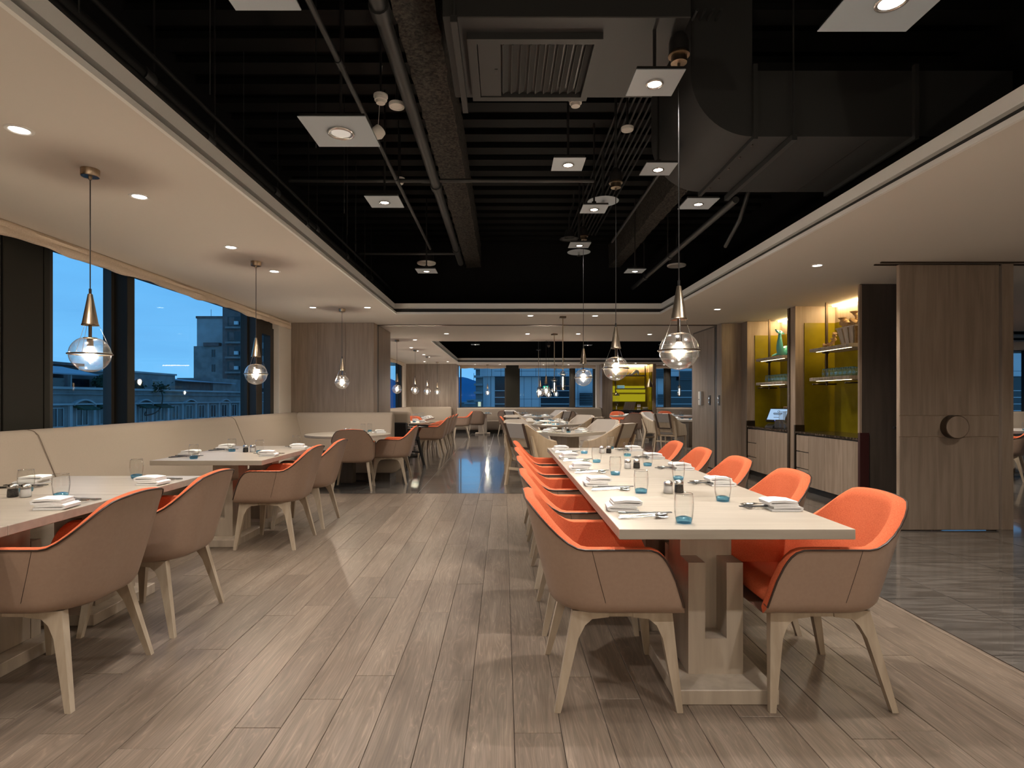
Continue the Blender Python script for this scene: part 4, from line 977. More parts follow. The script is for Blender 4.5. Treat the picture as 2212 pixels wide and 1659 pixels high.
# ---- cabinets in the niches
def cabinet(ya, yb, label):
    t = thing('sideboard', label, 'cabinet', (4.1, ya, 0)); Ln = yb-ya; dw = .34
    obj('carcass', G().box(.022, .555, .0, Ln, .08, .775).mesh('carcass', M['woodd']), t)
    obj('plinth', G().box(.05, .5, .01, Ln-.01, .0, .08).mesh('plinth', M['blackm']), t)
    for q in range(3):
        z0, z1 = .085+.23*q, .085+.23*q+.218
        d = obj('drawer', G().box(0, .021, Ln-dw+.003, Ln-.02, z0, z1, .0015).mesh('drawer', M['woodl']), t)
        obj('finger_pull', G().box(-.001, .02, Ln-dw*.22, Ln-.03, z1-.001, z1+.010).mesh('finger_pull', M['blackm']), d)
    nd = 3; w = (Ln-dw)/nd
    for q in range(nd):
        obj('door', G().box(0, .021, q*w+.0015, (q+1)*w-.0015, .085, .770, .0015).mesh('door', M['woodl']), t)
    top = obj('worktop', G().box(-.012, .558, -.0, Ln, .785, .812, .002).mesh('worktop', M['stone'])); top.location = (4.1, ya, 0)
    return tag(top, 'brown marble worktop on the ' + label, 'worktop')
cabinet(6.50, 7.99, 'oak sideboard with three drawers in the near olive niche'); cabinet(8.225, 9.575, 'oak sideboard with three drawers in the far olive niche')
def shelf_set(ya, yb, zs, label):
    for q, z in enumerate(zs):
        t = thing('wall_shelf', 'pale ridged wall shelf with grooved edge, %s in the %s' % (('upper', 'lower')[q], label), 'shelf', (4.2, ya, z))
        pr = [(.0, -.022), (.006, -.016), (.0, -.010), (.006, -.004), (.0, .002), (.006, .008), (.0, .014), (.006, .022), (.40, .022), (.40, -.022)]
        obj('board', G().prism(pr, 0, yb-ya, 'y').mesh('board', M['whitew']), t)
        obj('under_light', G().box(.05, .065, .05, yb-ya-.08, -.027, -.0225).mesh('under_light', M['ledw']), t)
        if q == 1:
            obj('rail', G().cyl((-.02, yb-ya-.12, -.065), (.30, yb-ya-.12, -.065), .010, 10).cyl((.17, yb-ya-.12, -.055), (.17, yb-ya-.12, -.085), .016, 10).cyl((-.02, .05, -.065), (.3, .05, -.065), .010, 10).mesh('rail', M['bronze'], 40), t)
    t = thing('shelf_post', 'slim bronze post carrying the shelves in the %s' % label, 'post', (4.37, yb-.12, 1.46))
    obj('post', G().box(-.016, .016, -.011, .011, 0, ZC-1.465, .002).mesh('post', M['bronze']), t)
    obj('collar', G().box(-.05, .03, -.016, .016, zs[0]-1.46-.045, zs[0]-1.46-.028).mesh('collar', M['blackm']), t)
shelf_set(6.92, 7.82, (1.925, 1.53), 'near niche'); shelf_set(8.58, 9.48, (1.905, 1.51), 'far niche')

# dark folding tray stand half hidden behind the door
t = thing('tray_stand', 'dark red folding tray stand behind the pivot door', 'stand', (4.28, 6.05, 0))
obj('top_bar', G().box(-.02, .40, -.19, -.15, .94, .965, .003).box(-.02, .40, .15, .19, .94, .965, .003).mesh('top_bar', M['plastk']), t)
obj('strap', G().box(.0, .04, -.19, .19, .966, .970).box(.30, .34, -.19, .19, .966, .970).mesh('strap', M['bronze']), t)
for s in (-1, 1):
    obj('leg', G().tube([(.06, s*.17, .94), (.26, -s*.17, .02)], .017, 8).mesh('leg', M['maroon'], 40), t)
    obj('leg', G().tube([(.34, s*.17, .94), (.16, -s*.17, .02)], .015, 8).mesh('leg', M['maroon'], 40), t)
# high chair
t = thing('high_chair', 'black plastic high chair with a red cushion behind the round table', 'high chair', (-1.80, 10.42, 0), -.5)
for sx in (-1, 1):
    for sy in (-1, 1):
        l = obj('leg', G().tube([(sx*.17, sy*.15, .52), (sx*.24, sy*.25, .03)], [.032, .024], 10).mesh('leg', M['plastk'], 40), t)
        obj('foot', G().lathe([(0, 0), (.03, 0), (.032, .02), (.026, .04), (0, .04)], 12, (sx*.24, sy*.25, 0)).mesh('foot', M['plastg'], 40), l)
obj('seat_shell', G().box(-.2, .2, -.2, .18, .50, .58, .02).box(-.2, -.16, -.2, .15, .58, .74, .012).box(.16, .2, -.2, .15, .58, .74, .012).box(-.2, .2, -.22, -.17, .55, .84, .015).mesh('seat_shell', M['plastk'], 40), t)
obj('cushion', G().box(-.15, .15, -.16, .15, .58, .62, .012).box(-.14, .14, -.168, -.15, .62, .8, .005).mesh('cushion', M['red'], 40), t)
obj('tray', G().box(-.23, .23, .10, .40, .735, .755, .008).box(-.23, .23, .385, .40, .75, .78, .005).mesh('tray', M['plastk'], 40), t)
obj('crossbar', G().cyl((-.2, .2, .28), (.2, .2, .28), .014, 8).cyl((-.2, -.2, .28), (.2, -.2, .28), .014, 8).mesh('crossbar', M['plastk'], 40), t)

# ================================================================ TABLEWARE
TT = .7505
def tumbler():
    t = thing('tumbler', 'tumbler', 'glass')
    prof = [(.0305, .004), (.034, .018), (.0385, .045), (.0405, .07), (.0395, .095), (.0365, .120), (.0345, .123), (.0375, .095), (.0385, .07), (.0365, .045), (.032, .020)]
    obj('glass_wall', G().lathe(prof, 24).mesh('glass_wall', M['glass'], 70), t)
    obj('blue_base', G().lathe([(0, .0005), (.029, .0005), (.0305, .004), (.0335, .019), (.031, .0215), (.018, .026), (0, .024)], 20).mesh('blue_base', M['blueglass'], 30), t)
    obj('rim', G().ring(.0355, .0012, .1222, 24, 5).mesh('rim', M['glassrim'], 60), t); return t
M['glassrim'] = thin('glass rim', (.9, .92, .93), .5, .35)
gk = Kind(tumbler())
def ribbon(pts, th, y0, y1, n=1):
    pts = [Vector((x, 0, z)) for x, z in pts]; L1 = []; L2 = []
    for i, p in enumerate(pts):
        d = (pts[min(i+1, len(pts)-1)]-pts[max(i-1, 0)]).normalized(); nrm = Vector((-d.z, 0, d.x))
        L1.append(p+nrm*th/2); L2.append(p-nrm*th/2)
    loop = L1+L2[::-1]; rows = []
    for k in range(n+1):
        y = y0+(y1-y0)*k/n; rows.append([(p.x, y, p.z) for p in loop])
    g = G().grid(rows, closed=True); m = len(loop)
    h = len(pts)
    for r in (0, n):
        for i in range(h-1): g.f.append((r*m+i, r*m+i+1, r*m+m-2-i, r*m+m-1-i))
    return g
def napkin():
    t = thing('napkin', 'napkin', 'napkin')
    obj('lower_fold', ribbon([(-.052, .0045), (.0, .0048), (.058, .0045), (.070, .0075), (.071, .013), (.062, .0165), (.0, .0160), (-.045, .0145)], .0085, -.052, .052).mesh('lower_fold', M['linen'], 50), t)
    u = ribbon([(.054, .0245), (.0, .026), (-.050, .0235), (-.062, .0265), (-.064, .033), (-.054, .037), (.0, .0385), (.050, .034)], .009, -.049, .046)
    obj('upper_fold', u.xf(Matrix.Rotation(.06, 4, 'Z')).mesh('upper_fold', M['linen'], 50), t); return t
nsrc = napkin(); nsrc.scale = (1.12, 1.12, 1.2); nk = Kind(nsrc)
def chopstick():
    t = thing('chopstick', 'chopstick', 'chopstick')
    obj('shaft', G().cyl((-.085, 0, 0), (.125, 0, 0), .0036, 8, .0022).mesh('shaft', M['plastg'], 40), t)
    obj('silver_end', G().cyl((-.115, 0, 0), (-.085, 0, 0), .0040, 8).mesh('silver_end', M['steel'], 40), t); return t
ck = Kind(chopstick())
def spoon():
    t = thing('spoon', 'spoon', 'spoon')
    obj('handle', G().tube([(-.115, 0, .006), (-.09, 0, .0055), (-.03, 0, .010), (.02, 0, .014), (.045, 0, .010)], [.0062, .0058, .0036, .003, .005], 8, flat=.4).mesh('handle', M['chrome'], 60), t)
    rows = []
    for i in range(9):
        a = i/8; w = .020*math.sin(PI*min(1, .12+a*.88))**.7+.001; x = .040+.062*a
        rows.append([(x, w*math.cos(PI*j/6), .013-.010*math.sin(PI*j/6)*math.sin(PI*(.1+.8*a))) for j in range(7)])
    rows2 = [[(x, y*.93, z+.0012) for x, y, z in r] for r in rows]
    obj('bowl', G().grid(rows).grid(rows2).mesh('bowl', M['chrome'], 70, fix=False), t); return t
sk = Kind(spoon())
def fork():
    t = thing('fork', 'fork', 'fork')
    obj('handle', G().tube([(-.115, 0, .004), (-.09, 0, .004), (-.02, 0, .007), (.03, 0, .011), (.045, 0, .010)], [.0060, .0055, .0032, .003, .007], 8, flat=.4).mesh('handle', M['chrome'], 60), t)
    g = G().box(.042, .060, -.010, .010, .0085, .0105)
    for q in range(4): g.tube([(.058, -.0085+.00567*q, .0095), (.085, -.0085+.00567*q, .005), (.100, -.0085+.00567*q, .008)], .0014, 6)
    obj('tines', g.mesh('tines', M['chrome'], 60), t); return t
fk = Kind(fork())
def rest():
    t = thing('chopstick_rest', 'rest', 'cutlery rest')
    obj('block', G().prism([(-.006, 0), (.006, 0), (.007, .009), (.0, .006), (-.007, .009)], -.04, .04, 'x').xf(Matrix.Rotation(PI/2, 4, 'Z')).mesh('block', M['chrome'], 30), t); return t
rk = Kind(rest())
def shaker(fill, nm):
    t = thing(nm, nm, 'shaker')
    obj('jar', G().lathe([(.024, .001), (.0265, .006), (.025, .03), (.023, .046), (.0215, .05)], 16).mesh('jar', M['jar'], 60), t)
    obj('filling', G().lathe([(0, .002), (.0225, .002), (.0245, .007), (.0235, .029), (.0218, .043), (0, .044)], 14).mesh('filling', fill, 50), t)
    obj('lid', G().lathe([(.0225, .046), (.024, .050), (.024, .060), (.018, .068), (.006, .071), (0, .071)], 16).mesh('lid', M['chrome'], 40), t); return t
pk = Kind(shaker(M['pepper'], 'pepper_shaker')); slk = Kind(shaker(M['salt'], 'salt_shaker'))
GS = 'place settings'
def setting(ox, oy, rz, where, full=True, ny=.07, gl=(.30, -.22), z=TT, jit=.0):
    c, s = math.cos(rz), math.sin(rz)
    def w(lx, ly): return (ox+lx*c-ly*s, oy+lx*s+ly*c)
    j = lambda a: R.uniform(-a, a)
    x, y = w(.105, ny); nk.put((x, y, z), rz+PI+j(.10), 'folded white napkin ' + where, 'folded napkins')
    x, y = w(*gl); gk.put((x+j(.006), y+j(.006), z), j(3), 'clear tumbler with aqua base ' + where, 'table tumblers')
    if not full:
        x, y = w(gl[0]+.03, gl[1]-.09); gk.put((x, y, z), j(3), 'second clear tumbler ' + where, 'table tumblers')
    if full:
        for d in (0, .011):
            x, y = w(.165, -.060-d); o = ck.put((x, y, z+.0125), rz+.05+j(.02), 'dark chopstick ' + where + (', napkin side' if d == 0 else ', spoon side'), 'chopsticks')
        x, y = w(.158, -.115); sk.put((x, y, z+.002), rz+.06+j(.05), 'steel spoon ' + where, 'spoons')
        x, y = w(.150, -.142); fk.put((x, y, z+.001), rz+j(.05), 'steel fork ' + where, 'forks')
        x, y = w(.245, -.085); rk.put((x, y, z), rz+j(.04), 'small chrome cutlery rest ' + where, 'cutlery rests')
for k in range(5):
    ps = ['nearest', 'second', 'third', 'fourth', 'farthest'][k]
    setting(.46, 2.60+.75*k, 0, 'at the %s aisle-side place of the long table' % ps)
    setting(1.40, 2.62+.75*k, PI, 'at the %s cabinet-side place of the long table' % ps, ny=-.05, gl=(.285, -.27))
setting(-2.03, 2.775, PI, 'before the largest tan chair'); setting(-2.03, 3.52, PI, 'at the chair-side far end of the nearest banquette table', gl=(.37, -.20))
setting(-2.97, 2.66, 0, 'on the table at the left edge, sofa side'); setting(-2.97, 3.40, 0, 'on the sofa side of the nearest banquette table')
setting(-2.03, 5.22, PI, 'on the chair side of the second banquette table, near half'); setting(-2.03, 5.98, PI, 'on the chair side of the second banquette table, far half', gl=(.2, -.13))
setting(-2.97, 5.13, 0, 'on the sofa side of the second banquette table, near half'); setting(-2.97, 5.80, 0, 'on the sofa side of the second banquette table, far half')
def pair(x, y, where, rz=0):
    c, s = math.cos(rz), math.sin(rz)
    slk.put((x-.034*c, y-.034*s, TT), R.uniform(0, 3), 'glass salt shaker with chrome lid ' + where, 'salt shakers')
    pk.put((x+.034*c, y+.034*s, TT), R.uniform(0, 3), 'glass pepper shaker with chrome lid ' + where, 'pepper shakers')
pair(.935, 3.13, 'near the front of the long table', .3); pair(.955, 4.23, 'in the middle of the long table', .1); pair(.965, 5.40, 'near the far end of the long table', .2)
pair(-2.555, 3.0, 'on the nearest banquette table', PI); pair(-2.465, 5.51, 'on the second banquette table', PI)
pair(-2.36, 8.62, 'on the round table by the pier'); pair(.975, 8.96, 'on the cornerwise table behind the long table')
gk.put((-2.2, 8.90, TT), 0, 'clear tumbler on the round table by the pier, left one of two', 'table tumblers'); gk.put((-2.12, 9.0, TT), 0, 'clear tumbler on the round table by the pier, right one of two', 'table tumblers')
nk.put((-1.86, 8.58, TT), .2, 'folded white napkin at the right rim of the round table by the pier', 'folded napkins')
fk.put((-1.98, 8.62, TT), .5, 'steel fork at the right rim of the round table by the pier', 'forks'); sk.put((-1.99, 8.70, TT), .4, 'steel spoon at the right rim of the round table by the pier', 'spoons')
def square_set(cx, cy, h, nm, full):
    for q, w in enumerate(('near left', 'near right', 'far right', 'far left')):
        a = PI/4+q*PI/2
        setting(cx-h*math.cos(a), cy-h*math.sin(a), a, 'on the %s side of the %s' % (w, nm), full, gl=(.27, -.2))
square_set(.975, 8.96, .45, 'nearest cornerwise table', True)
square_set(.975, 11.6, .45, 'second cornerwise table', False)
square_set(.975, 16.9, .45, 'fourth centre table', False)
square_set(4.62, 14.4, .46, 'far right cornerwise table', False)
for (x0, rz, w) in ((.50, 0, 'left'), (1.40, PI, 'right')):
    for y, v in ((13.05, 'near'), (13.5, 'far')): setting(x0, y, rz, 'at the %s %s place of the third centre table' % (v, w), False, gl=(.27, -.1))
for k in range(3):
    for x0, rz, w in ((-2.9, 0, 'bench'), (-1.95, PI, 'aisle')):
        for dy, v in ((.28, 'near'), (.72, 'far')):
            setting(x0, 13.05+k+dy, rz, 'at the %s %s-side place of the %s long booth table' % (v, w, ORD[k]), False, gl=(.30, -.12))
setting(-1.66, 12.42, PI, 'on the round table in the far left booth', False, gl=(.3, -.1)); setting(-2.62, 12.6, 0, 'on the bench side of the round booth table', False)
for x, y, w in ((-.75, 20.15, 'left'), (.55, 20.15, 'middle'), (2.3, 20.15, 'right')):
    setting(x, y-.3, PI/2, 'on the %s small table at the far bench' % w, False, gl=(.35, -.12)); 
for x, w in ((3.75, 'left'), (4.6, 'right')):
    setting(x, 17.0, PI/2, 'on the table before the olive niche, near %s' % w, False, gl=(.25, -.1)); setting(x, 17.75, -PI/2, 'on the table before the olive niche, far %s' % w, False, gl=(.25, -.1))
setting(5.1, 17.6, 0, 'on the pale table before the right far window', False); setting(8.2, 9.5, 0, 'on the table beyond the pivot door', False)

# ================================================================ NICHE OBJECTS
# turquoise whale
w = thing('whale_figurine', 'turquoise glazed whale figurine with raised tail on the far niche shelf', 'figurine', (4.40, 8.95, 1.929), .75)
path = [(-.14, 0, .36), (-.14, 0, .30), (-.145, 0, .22), (-.14, 0, .14), (-.09, 0, .075), (0, 0, .07), (.10, 0, .10), (.20, 0, .105), (.28, 0, .08), (.32, 0, .06)]
def smooth(p, n=6):
    out = []
    for i in range(len(p)-1):
        a, b, c, d = [Vector(p[max(0, min(len(p)-1, i+k))]) for k in (-1, 0, 1, 2)]
        for j in range(n):
            t = j/n; out.append(.5*((2*b)+(c-a)*t+(2*a-5*b+4*c-d)*t*t+(3*b-a-3*c+d)*t**3))
    return out+[Vector(p[-1])]
sp = smooth(path); rs = [.018, .026, .040, .052, .062, .075, .082, .085, .055, .012]
rs = [rs[int(i/6)]+(rs[min(int(i/6)+1, 9)]-rs[int(i/6)])*((i % 6)/6) for i in range(len(sp))]
obj('body', G().tube(sp, rs, 14).mesh('body', M['turq'], 70), w)
fl = G()
for s in (-1, 1):
    pr = [(-.14, 0, .35), (-.14+s*.05, 0, .375), (-.14+s*.10, 0, .375), (-.14+s*.15, 0, .365 if s > 0 else .40)]
    fl.tube(smooth(pr, 5), [.022+.014*math.sin(PI*i/15) if i < 15 else .004 for i in range(16)], 10, flat=.45)
obj('fluke', fl.mesh('fluke', M['turq'], 70), w)
fn = G()
for s in (-1, 1): fn.tube(smooth([(.0, s*.05, .06), (-.05, s*.10, .035), (-.12, s*.13, .012)], 5), [.03, .034, .034, .033, .032, .030, .026, .022, .016, .010, .004][:11], 10, flat=.35)
obj('fin', fn.mesh('fin', M['turq'], 70), w)
# tapering chest and driftwood candle holder
bx = thing('wooden_chest', 'tapering whitewashed chest with studded brown sides on the near niche shelf', 'box', (4.40, 7.10, 1.948))
def taper(hx0, hy0, hx1, hy1, z0, z1):
    return G().add([(-hx0,-hy0,z0),(hx0,-hy0,z0),(hx0,hy0,z0),(-hx0,hy0,z0),(-hx1,-hy1,z1),(hx1,-hy1,z1),(hx1,hy1,z1),(-hx1,hy1,z1)], [(3,2,1,0),(4,5,6,7),(0,1,5,4),(1,2,6,5),(2,3,7,6),(3,0,4,7)])
obj('chest_body', taper(.10, .145, .135, .20, 0, .205).mesh('chest_body', M['studw']), bx)
for sx in (-1, 1):
    for q in (-1, 0, 1):
        b0, b1 = q*.085, q*.125
        obj('slat', G().add([(sx*.101, b0-.030, 0), (sx*.108, b0-.030, 0), (sx*.108, b0+.030, 0), (sx*.101, b0+.030, 0), (sx*.136, b1-.045, .205), (sx*.143, b1-.045, .205), (sx*.143, b1+.045, .205), (sx*.136, b1+.045, .205)],
                            [(3,2,1,0),(4,5,6,7),(0,1,5,4),(1,2,6,5),(2,3,7,6),(3,0,4,7)]).mesh('slat', M['whitew']), bx)
obj('rim', G().box(-.142, .142, -.205, -.188, .205, .222).box(-.142, .142, .188, .205, .205, .222).box(-.142, -.125, -.188, .188, .205, .222).box(.125, .142, -.188, .188, .205, .222).mesh('rim', M['whitew']), bx)
sd = G()
for sy in (-1, 1):
    for q in range(9):
        t = q/8; z = .01+.185*t; hy = .145+.055*t
        for f in (-.75, -.25, .25, .75): sd.lathe([(0, .004), (.004, .002), (.005, 0)], 6, ((.10+.035*t)*f, sy*(hy+.002), z))
obj('stud', sd.mesh('stud', M['brass']), bx)
dw = thing('driftwood_candle_holder', 'driftwood candle holder with three cups standing in the chest', 'candle holder', (4.40, 7.12, 1.952))
trunk = G()
trunk.tube(smooth([(-.02, .02, .002), (-.03, .03, .12), (0, 0, .24), (.03, -.04, .30)], 6), [.07+.03*math.sin(i) for i in range(19)], 9)
trunk.tube(smooth([(0, 0, .2), (-.03, .10, .25), (-.05, .17, .30), (-.05, .19, .325)], 5), [.05+.008*math.sin(i*2) for i in range(11)]+[.02]*5, 8)
trunk.tube(smooth([(.0, -.03, .25), (.01, -.03, .33), (-.01, .0, .38)], 5), [.05, .046, .04, .036, .03, .026, .022, .02, .018, .018, .018], 8)
trunk.tube(smooth([(.0, -.10, .24), (.0, -.15, .34), (.02, -.17, .43)], 5), [.045, .04, .036, .03, .028, .026, .024, .022, .02, .018, .018], 8)
trunk.v = [(x+R.uniform(-.006, .006), y+R.uniform(-.006, .006), z) for x, y, z in trunk.v]
obj('branch', trunk.mesh('branch', M['drift'], 50), dw)
for c in ((-.05, .19, .32), (-.01, .0, .375), (.02, -.17, .425)):
    obj('cup', G().lathe([(0, -.01), (.015, -.01), (.02, .005), (.045, .025), (.05, .035), (.046, .036), (.02, .02), (0, .018)], 18, c).mesh('cup', M['drift'], 50), dw)
d2 = thing('driftwood_piece', 'small gnarled driftwood lying on the shelf beside the chest', 'driftwood', (4.30, 7.45, 1.948))
g = G().tube(smooth([(-.05, .12, .03), (0, .06, .035), (.02, .0, .07), (.0, -.05, .13), (-.01, -.08, .17)], 5), [.022+.01*math.sin(i*1.7) for i in range(21)], 8)
g.tube([(.02, .0, .07), (.03, .05, .11), (.03, .08, .12)], [.018, .015, .006], 7)
obj('branch', g.mesh('branch', M['drift'], 50), d2)
# upturned aqua tumblers stored on the lower shelves
stk = thing('shelf_tumbler', 'tumbler', 'glass')
obj('glass_wall', G().lathe([(.036, .001), (.0395, .03), (.040, .055), (.037, .085), (.033, .104)], 16).mesh('glass_wall', M['tealglass'], 60), stk)
obj('aqua_base', G().lathe([(.0325, .100), (.033, .106), (.030, .112), (0, .112)], 14).mesh('aqua_base', M['blueglass'], 40), stk)
stkk = Kind(stk)
for (x0, y0, z0, n, rws, nm) in ((4.27, 6.97, 1.5525, 7, 2, 'near'), (4.27, 8.62, 1.5325, 7, 2, 'far')):
    for r_ in range(rws):
        for q in range(n):
            stkk.put((x0+.105*r_, y0+.098*q, z0), R.uniform(0, 3), 'upturned aqua tumbler on the %s niche shelf, %s row, %s from the near end' % (nm, ('front', 'back')[r_], ORD[q]), 'upturned tumblers on the niche shelves')
# till and small things on the far worktop
WT = .813
t = thing('pos_terminal', 'black point-of-sale terminal with a lit blue screen on the far worktop', 'till', (4.40, 9.10, WT), -.95)
obj('stand', G().box(-.10, .10, -.09, .09, 0, .03, .006).prism([(-.03, .03), (.04, .03), (.09, .20), (.05, .22)], -.05, .05, 'x').mesh('stand', M['plastk']), t)
tilt = Matrix.Translation((0, -.02, .19)) @ Matrix.Rotation(-.62, 4, 'X')
obj('monitor', G().box(-.165, .165, -.02, .02, -.125, .125, .006).xf(tilt).mesh('monitor', M['plastk']), t)
sc = obj('screen', G().box(-.145, .145, -.0225, -.0202, -.10, .105).xf(tilt).mesh('screen', M['screen']), t)
lg = G().ring(.016, .003, 0, 16, 5, (0, 0)).xf(Matrix.Translation((0, -.0235, .06)) @ Matrix.Rotation(PI/2, 4, 'X'))
for a, b, z in ((-.075, .075, .012), (-.06, .06, -.005), (-.045, .045, -.055)): lg.box(a, b, -.0238, -.0226, z-.004, z+.004)
for q in range(7): lg.box(-.07+.021*q, -.058+.021*q, -.0238, -.0226, .018, .034)
obj('screen_print', lg.xf(tilt).mesh('screen_print', M['ink']), sc)
obj('status_lamp', G().box(-.012, .012, -.0228, -.02, -.117, -.111).xf(tilt).mesh('status_lamp', emit('blue lamp', (.1, .15, 1), 4)), t)
t = thing('card_terminal', 'flat dark grey card terminal in front of the till', 'card terminal', (4.25, 9.06, WT), -.7)
obj('body', G().prism([(-.10, 0), (.10, 0), (.10, .055), (-.10, .022)], -.06, .06, 'x').mesh('body', M['plastg']), t)
obj('keypad', G().prism([(-.08, .027), (.02, .0435), (.02, .046), (-.08, .0295)], -.045, .045, 'x').mesh('keypad', M['steel']), t)
t = thing('receipt_printer', 'dark grey receipt printer right of the till', 'printer', (4.30, 8.86, WT), -.5)
obj('body', G().box(-.07, .07, -.09, .09, 0, .12, .008).mesh('body', M['plastg']), t); obj('lid', G().box(-.06, .06, -.08, .03, .12, .128, .003).mesh('lid', M['plastk']), t)
t = thing('egg_crate_rack', 'brown dimpled holder behind the till', 'holder', (4.50, 9.0, WT), -.8)
obj('tray', G().box(-.10, .10, -.02, .02, .0, .34).xf(Matrix.Rotation(-.3, 4, 'X')).mesh('tray', M['studw']), t)
g = G()
for a in range(6):
    for b in range(8): g.lathe([(0, .012), (.010, .0)], 6, (0, 0, 0)); 
g = G()
for a in range(6):
    for b in range(4): g.add([tuple((Matrix.Rotation(-.3, 4, 'X') @ Vector(p))) for p in ((-.09+.033*a, -.021, .20+.033*b), (-.065+.033*a, -.021, .20+.033*b), (-.065+.033*a, -.021, .225+.033*b), (-.09+.033*a, -.021, .225+.033*b), (-.078+.033*a, -.035, .212+.033*b))], [(0,1,4),(1,2,4),(2,3,4),(3,0,4)])
obj('dimple', g.mesh('dimple', M['strap']), t)
vs = Kind(thing('glass_cylinder', 'x', 'vase'))
obj('glass_wall', G().lathe([(.045, .002), (.045, .26), (.042, .262), (.042, .02), (0, .016)], 18).mesh('glass_wall', M['jar'], 60), vs.src)
obj('rim', G().ring(.0435, .002, .261, 20, 5).mesh('rim', M['glassrim'], 60), vs.src)
for q, (x, y) in enumerate(((4.17, 8.52), (4.27, 8.46), (4.18, 8.41), (4.30, 8.60))): vs.put((x, y, WT), 0, 'tall clear glass cylinder at the near end of the far worktop, ' + ('front left', 'middle', 'front right', 'back')[q], 'glass cylinders')
# wall plates on the sliding panel
t = thing('access_reader', 'white and steel access control box on the right sliding panel', 'control box', (3.77, 10.85, 1.275))
obj('case', G().box(-.035, 0, -.085, .085, -.13, .13, .004).mesh('case', M['white']), t)
obj('steel_cover', G().box(-.042, -.034, -.085, -.02, -.13, .13, .002).mesh('steel_cover', M['panel']), t)
obj('button', G().box(-.038, -.034, .02, .05, -.03, -.01).mesh('button', M['ink']), t)
tag(obj('switch_plate', G().box(-.012, 0, -.04, .04, -.07, .07, .003).mesh('switch_plate', M['white']), None, (3.77, 10.98, 2.14)), 'small white plate high on the right sliding panel', 'plate')
for y, nm in ((10.40, 'sliding panel left of the dark channel'), (9.95, 'panel right of the dark channel')):
    t = thing('flush_lock', 'black and steel flush lock on the ' + nm, 'lock', (3.77, y, 1.24))
    obj('plate', G().box(-.006, 0, -.04, .04, -.09, .09, .002).mesh('plate', M['blackm']), t)
    obj('knob', G().cyl((-.006, 0, .035), (-.02, 0, .035), .018, 14).cyl((-.006, 0, -.035), (-.02, 0, -.035), .018, 14).mesh('knob', M['steel'], 40), t)
# ---- olive niche in the far room
t = thing('bar_niche', 'olive green lit bar niche with dark counter in the far room', 'bar niche', (4.09, 21.4, 0))
obj('olive_back', G().box(0, 1.51, .68, .70, .84, 2.28).mesh('olive_back', M['olive']), t)
obj('olive_side', G().box(1.48, 1.51, .05, .68, .84, 2.28).mesh('olive_side', M['olive']), t); obj('olive_side', G().box(0, .02, .05, .68, .84, 2.28).mesh('olive_side', M['olive']), t)
M['olivel'] = emit('glowing olive glass', (.42, .36, .012), .8)
obj('glow_band', G().box(.02, 1.40, .672, .68, 1.50, 1.76).box(.02, 1.40, .672, .68, 1.16, 1.44).mesh('glow_band', M['olivel']), t)  # olive bands made to glow, brightness put into the material without a lamp
obj('led_cove', G().box(.05, 1.46, .60, .66, ZC-.03, ZC-.01).mesh('led_cove', M['led']), t)
obj('counter', G().box(0, 1.51, .0, .70, .70, .84, .004).mesh('counter', M['blackm']), t); obj('base', G().box(0, 1.51, .04, .70, 0, .70).mesh('base', M['woodd']), t)
sh_ = thing('hanging_shelf', 'bronze rail shelf hanging in the olive niche', 'shelf', (4.25, 21.7, 1.5))
obj('frame', G().box(0, 1.15, -.10, .12, .62, .65).box(0, 1.15, -.10, .12, .12, .15).box(0, .03, -.02, .02, -.0, .65).box(1.13, 1.16, -.02, .02, .12, 1.05).mesh('frame', M['bronze']), sh_)
obj('front_rail', G().box(0, 1.15, -.12, -.10, .63, .66).box(0, 1.15, -.12, -.10, .13, .16).mesh('front_rail', M['steel']), sh_)
t = thing('white_whale_ornament', 'white curled ornament on the top shelf of the olive niche', 'ornament', (4.95, 21.7, 2.15))
obj('body', G().tube(smooth([(-.24, 0, .02), (-.1, 0, .03), (.02, 0, .10), (.12, 0, .17), (.18, 0, .10), (.17, 0, .02)], 6), [.008+.05*math.sin(PI*(i/31)**1.2) for i in range(31)], 12).mesh('body', M['white'], 60), t)
obj('tail', G().tube([(-.20, 0, .03), (-.13, 0, .09), (-.17, 0, .12)], [.02, .02, .006], 8).mesh('tail', M['white'], 60), t)
t = thing('tin_box', 'pale blue box on the lower shelf of the olive niche', 'box', (4.45, 21.68, 1.652)); obj('box', G().box(-.14, .14, -.06, .06, 0, .12, .004).mesh('box', mat('pale blue card', (.35, .62, .72), .5)), t)
obj('band', G().box(-.141, .141, -.061, .061, .035, .08).mesh('band', mat('mid blue card', (.12, .38, .55), .5)), t)
t = thing('drink_dispenser', 'glass drink dispenser with chrome lid on the niche counter', 'dispenser', (4.28, 21.6, .84))
obj('jar', G().lathe([(.12, .16), (.125, .18), (.125, .50), (.10, .55), (.09, .56)], 24).mesh('jar', M['jar'], 50), t)
obj('stand', G().lathe([(.10, 0), (.11, .01), (.03, .03), (.03, .14), (.12, .16)], 20).mesh('stand', M['steel'], 40), t)
obj('lid', G().lathe([(.13, .54), (.12, .60), (.05, .64), (.02, .66), (.025, .70), (0, .71)], 20).mesh('lid', M['chrome'], 40), t)
obj('tap', G().cyl((0, -.12, .22), (0, -.18, .22), .014, 8).cyl((0, -.17, .22), (0, -.17, .17), .01, 8).mesh('tap', M['chrome'], 40), t)
ck2 = Kind(thing('chrome_stand', 'x', 'stand')); obj('panel', G().prism([(-.10, 0), (-.02, 0), (.06, .30), (-.02, .30)], -.012, .012, 'y').mesh('panel', M['chrome']), ck2.src); obj('foot', G().box(-.10, .02, -.05, .05, 0, .012).mesh('foot', M['chrome']), ck2.src)
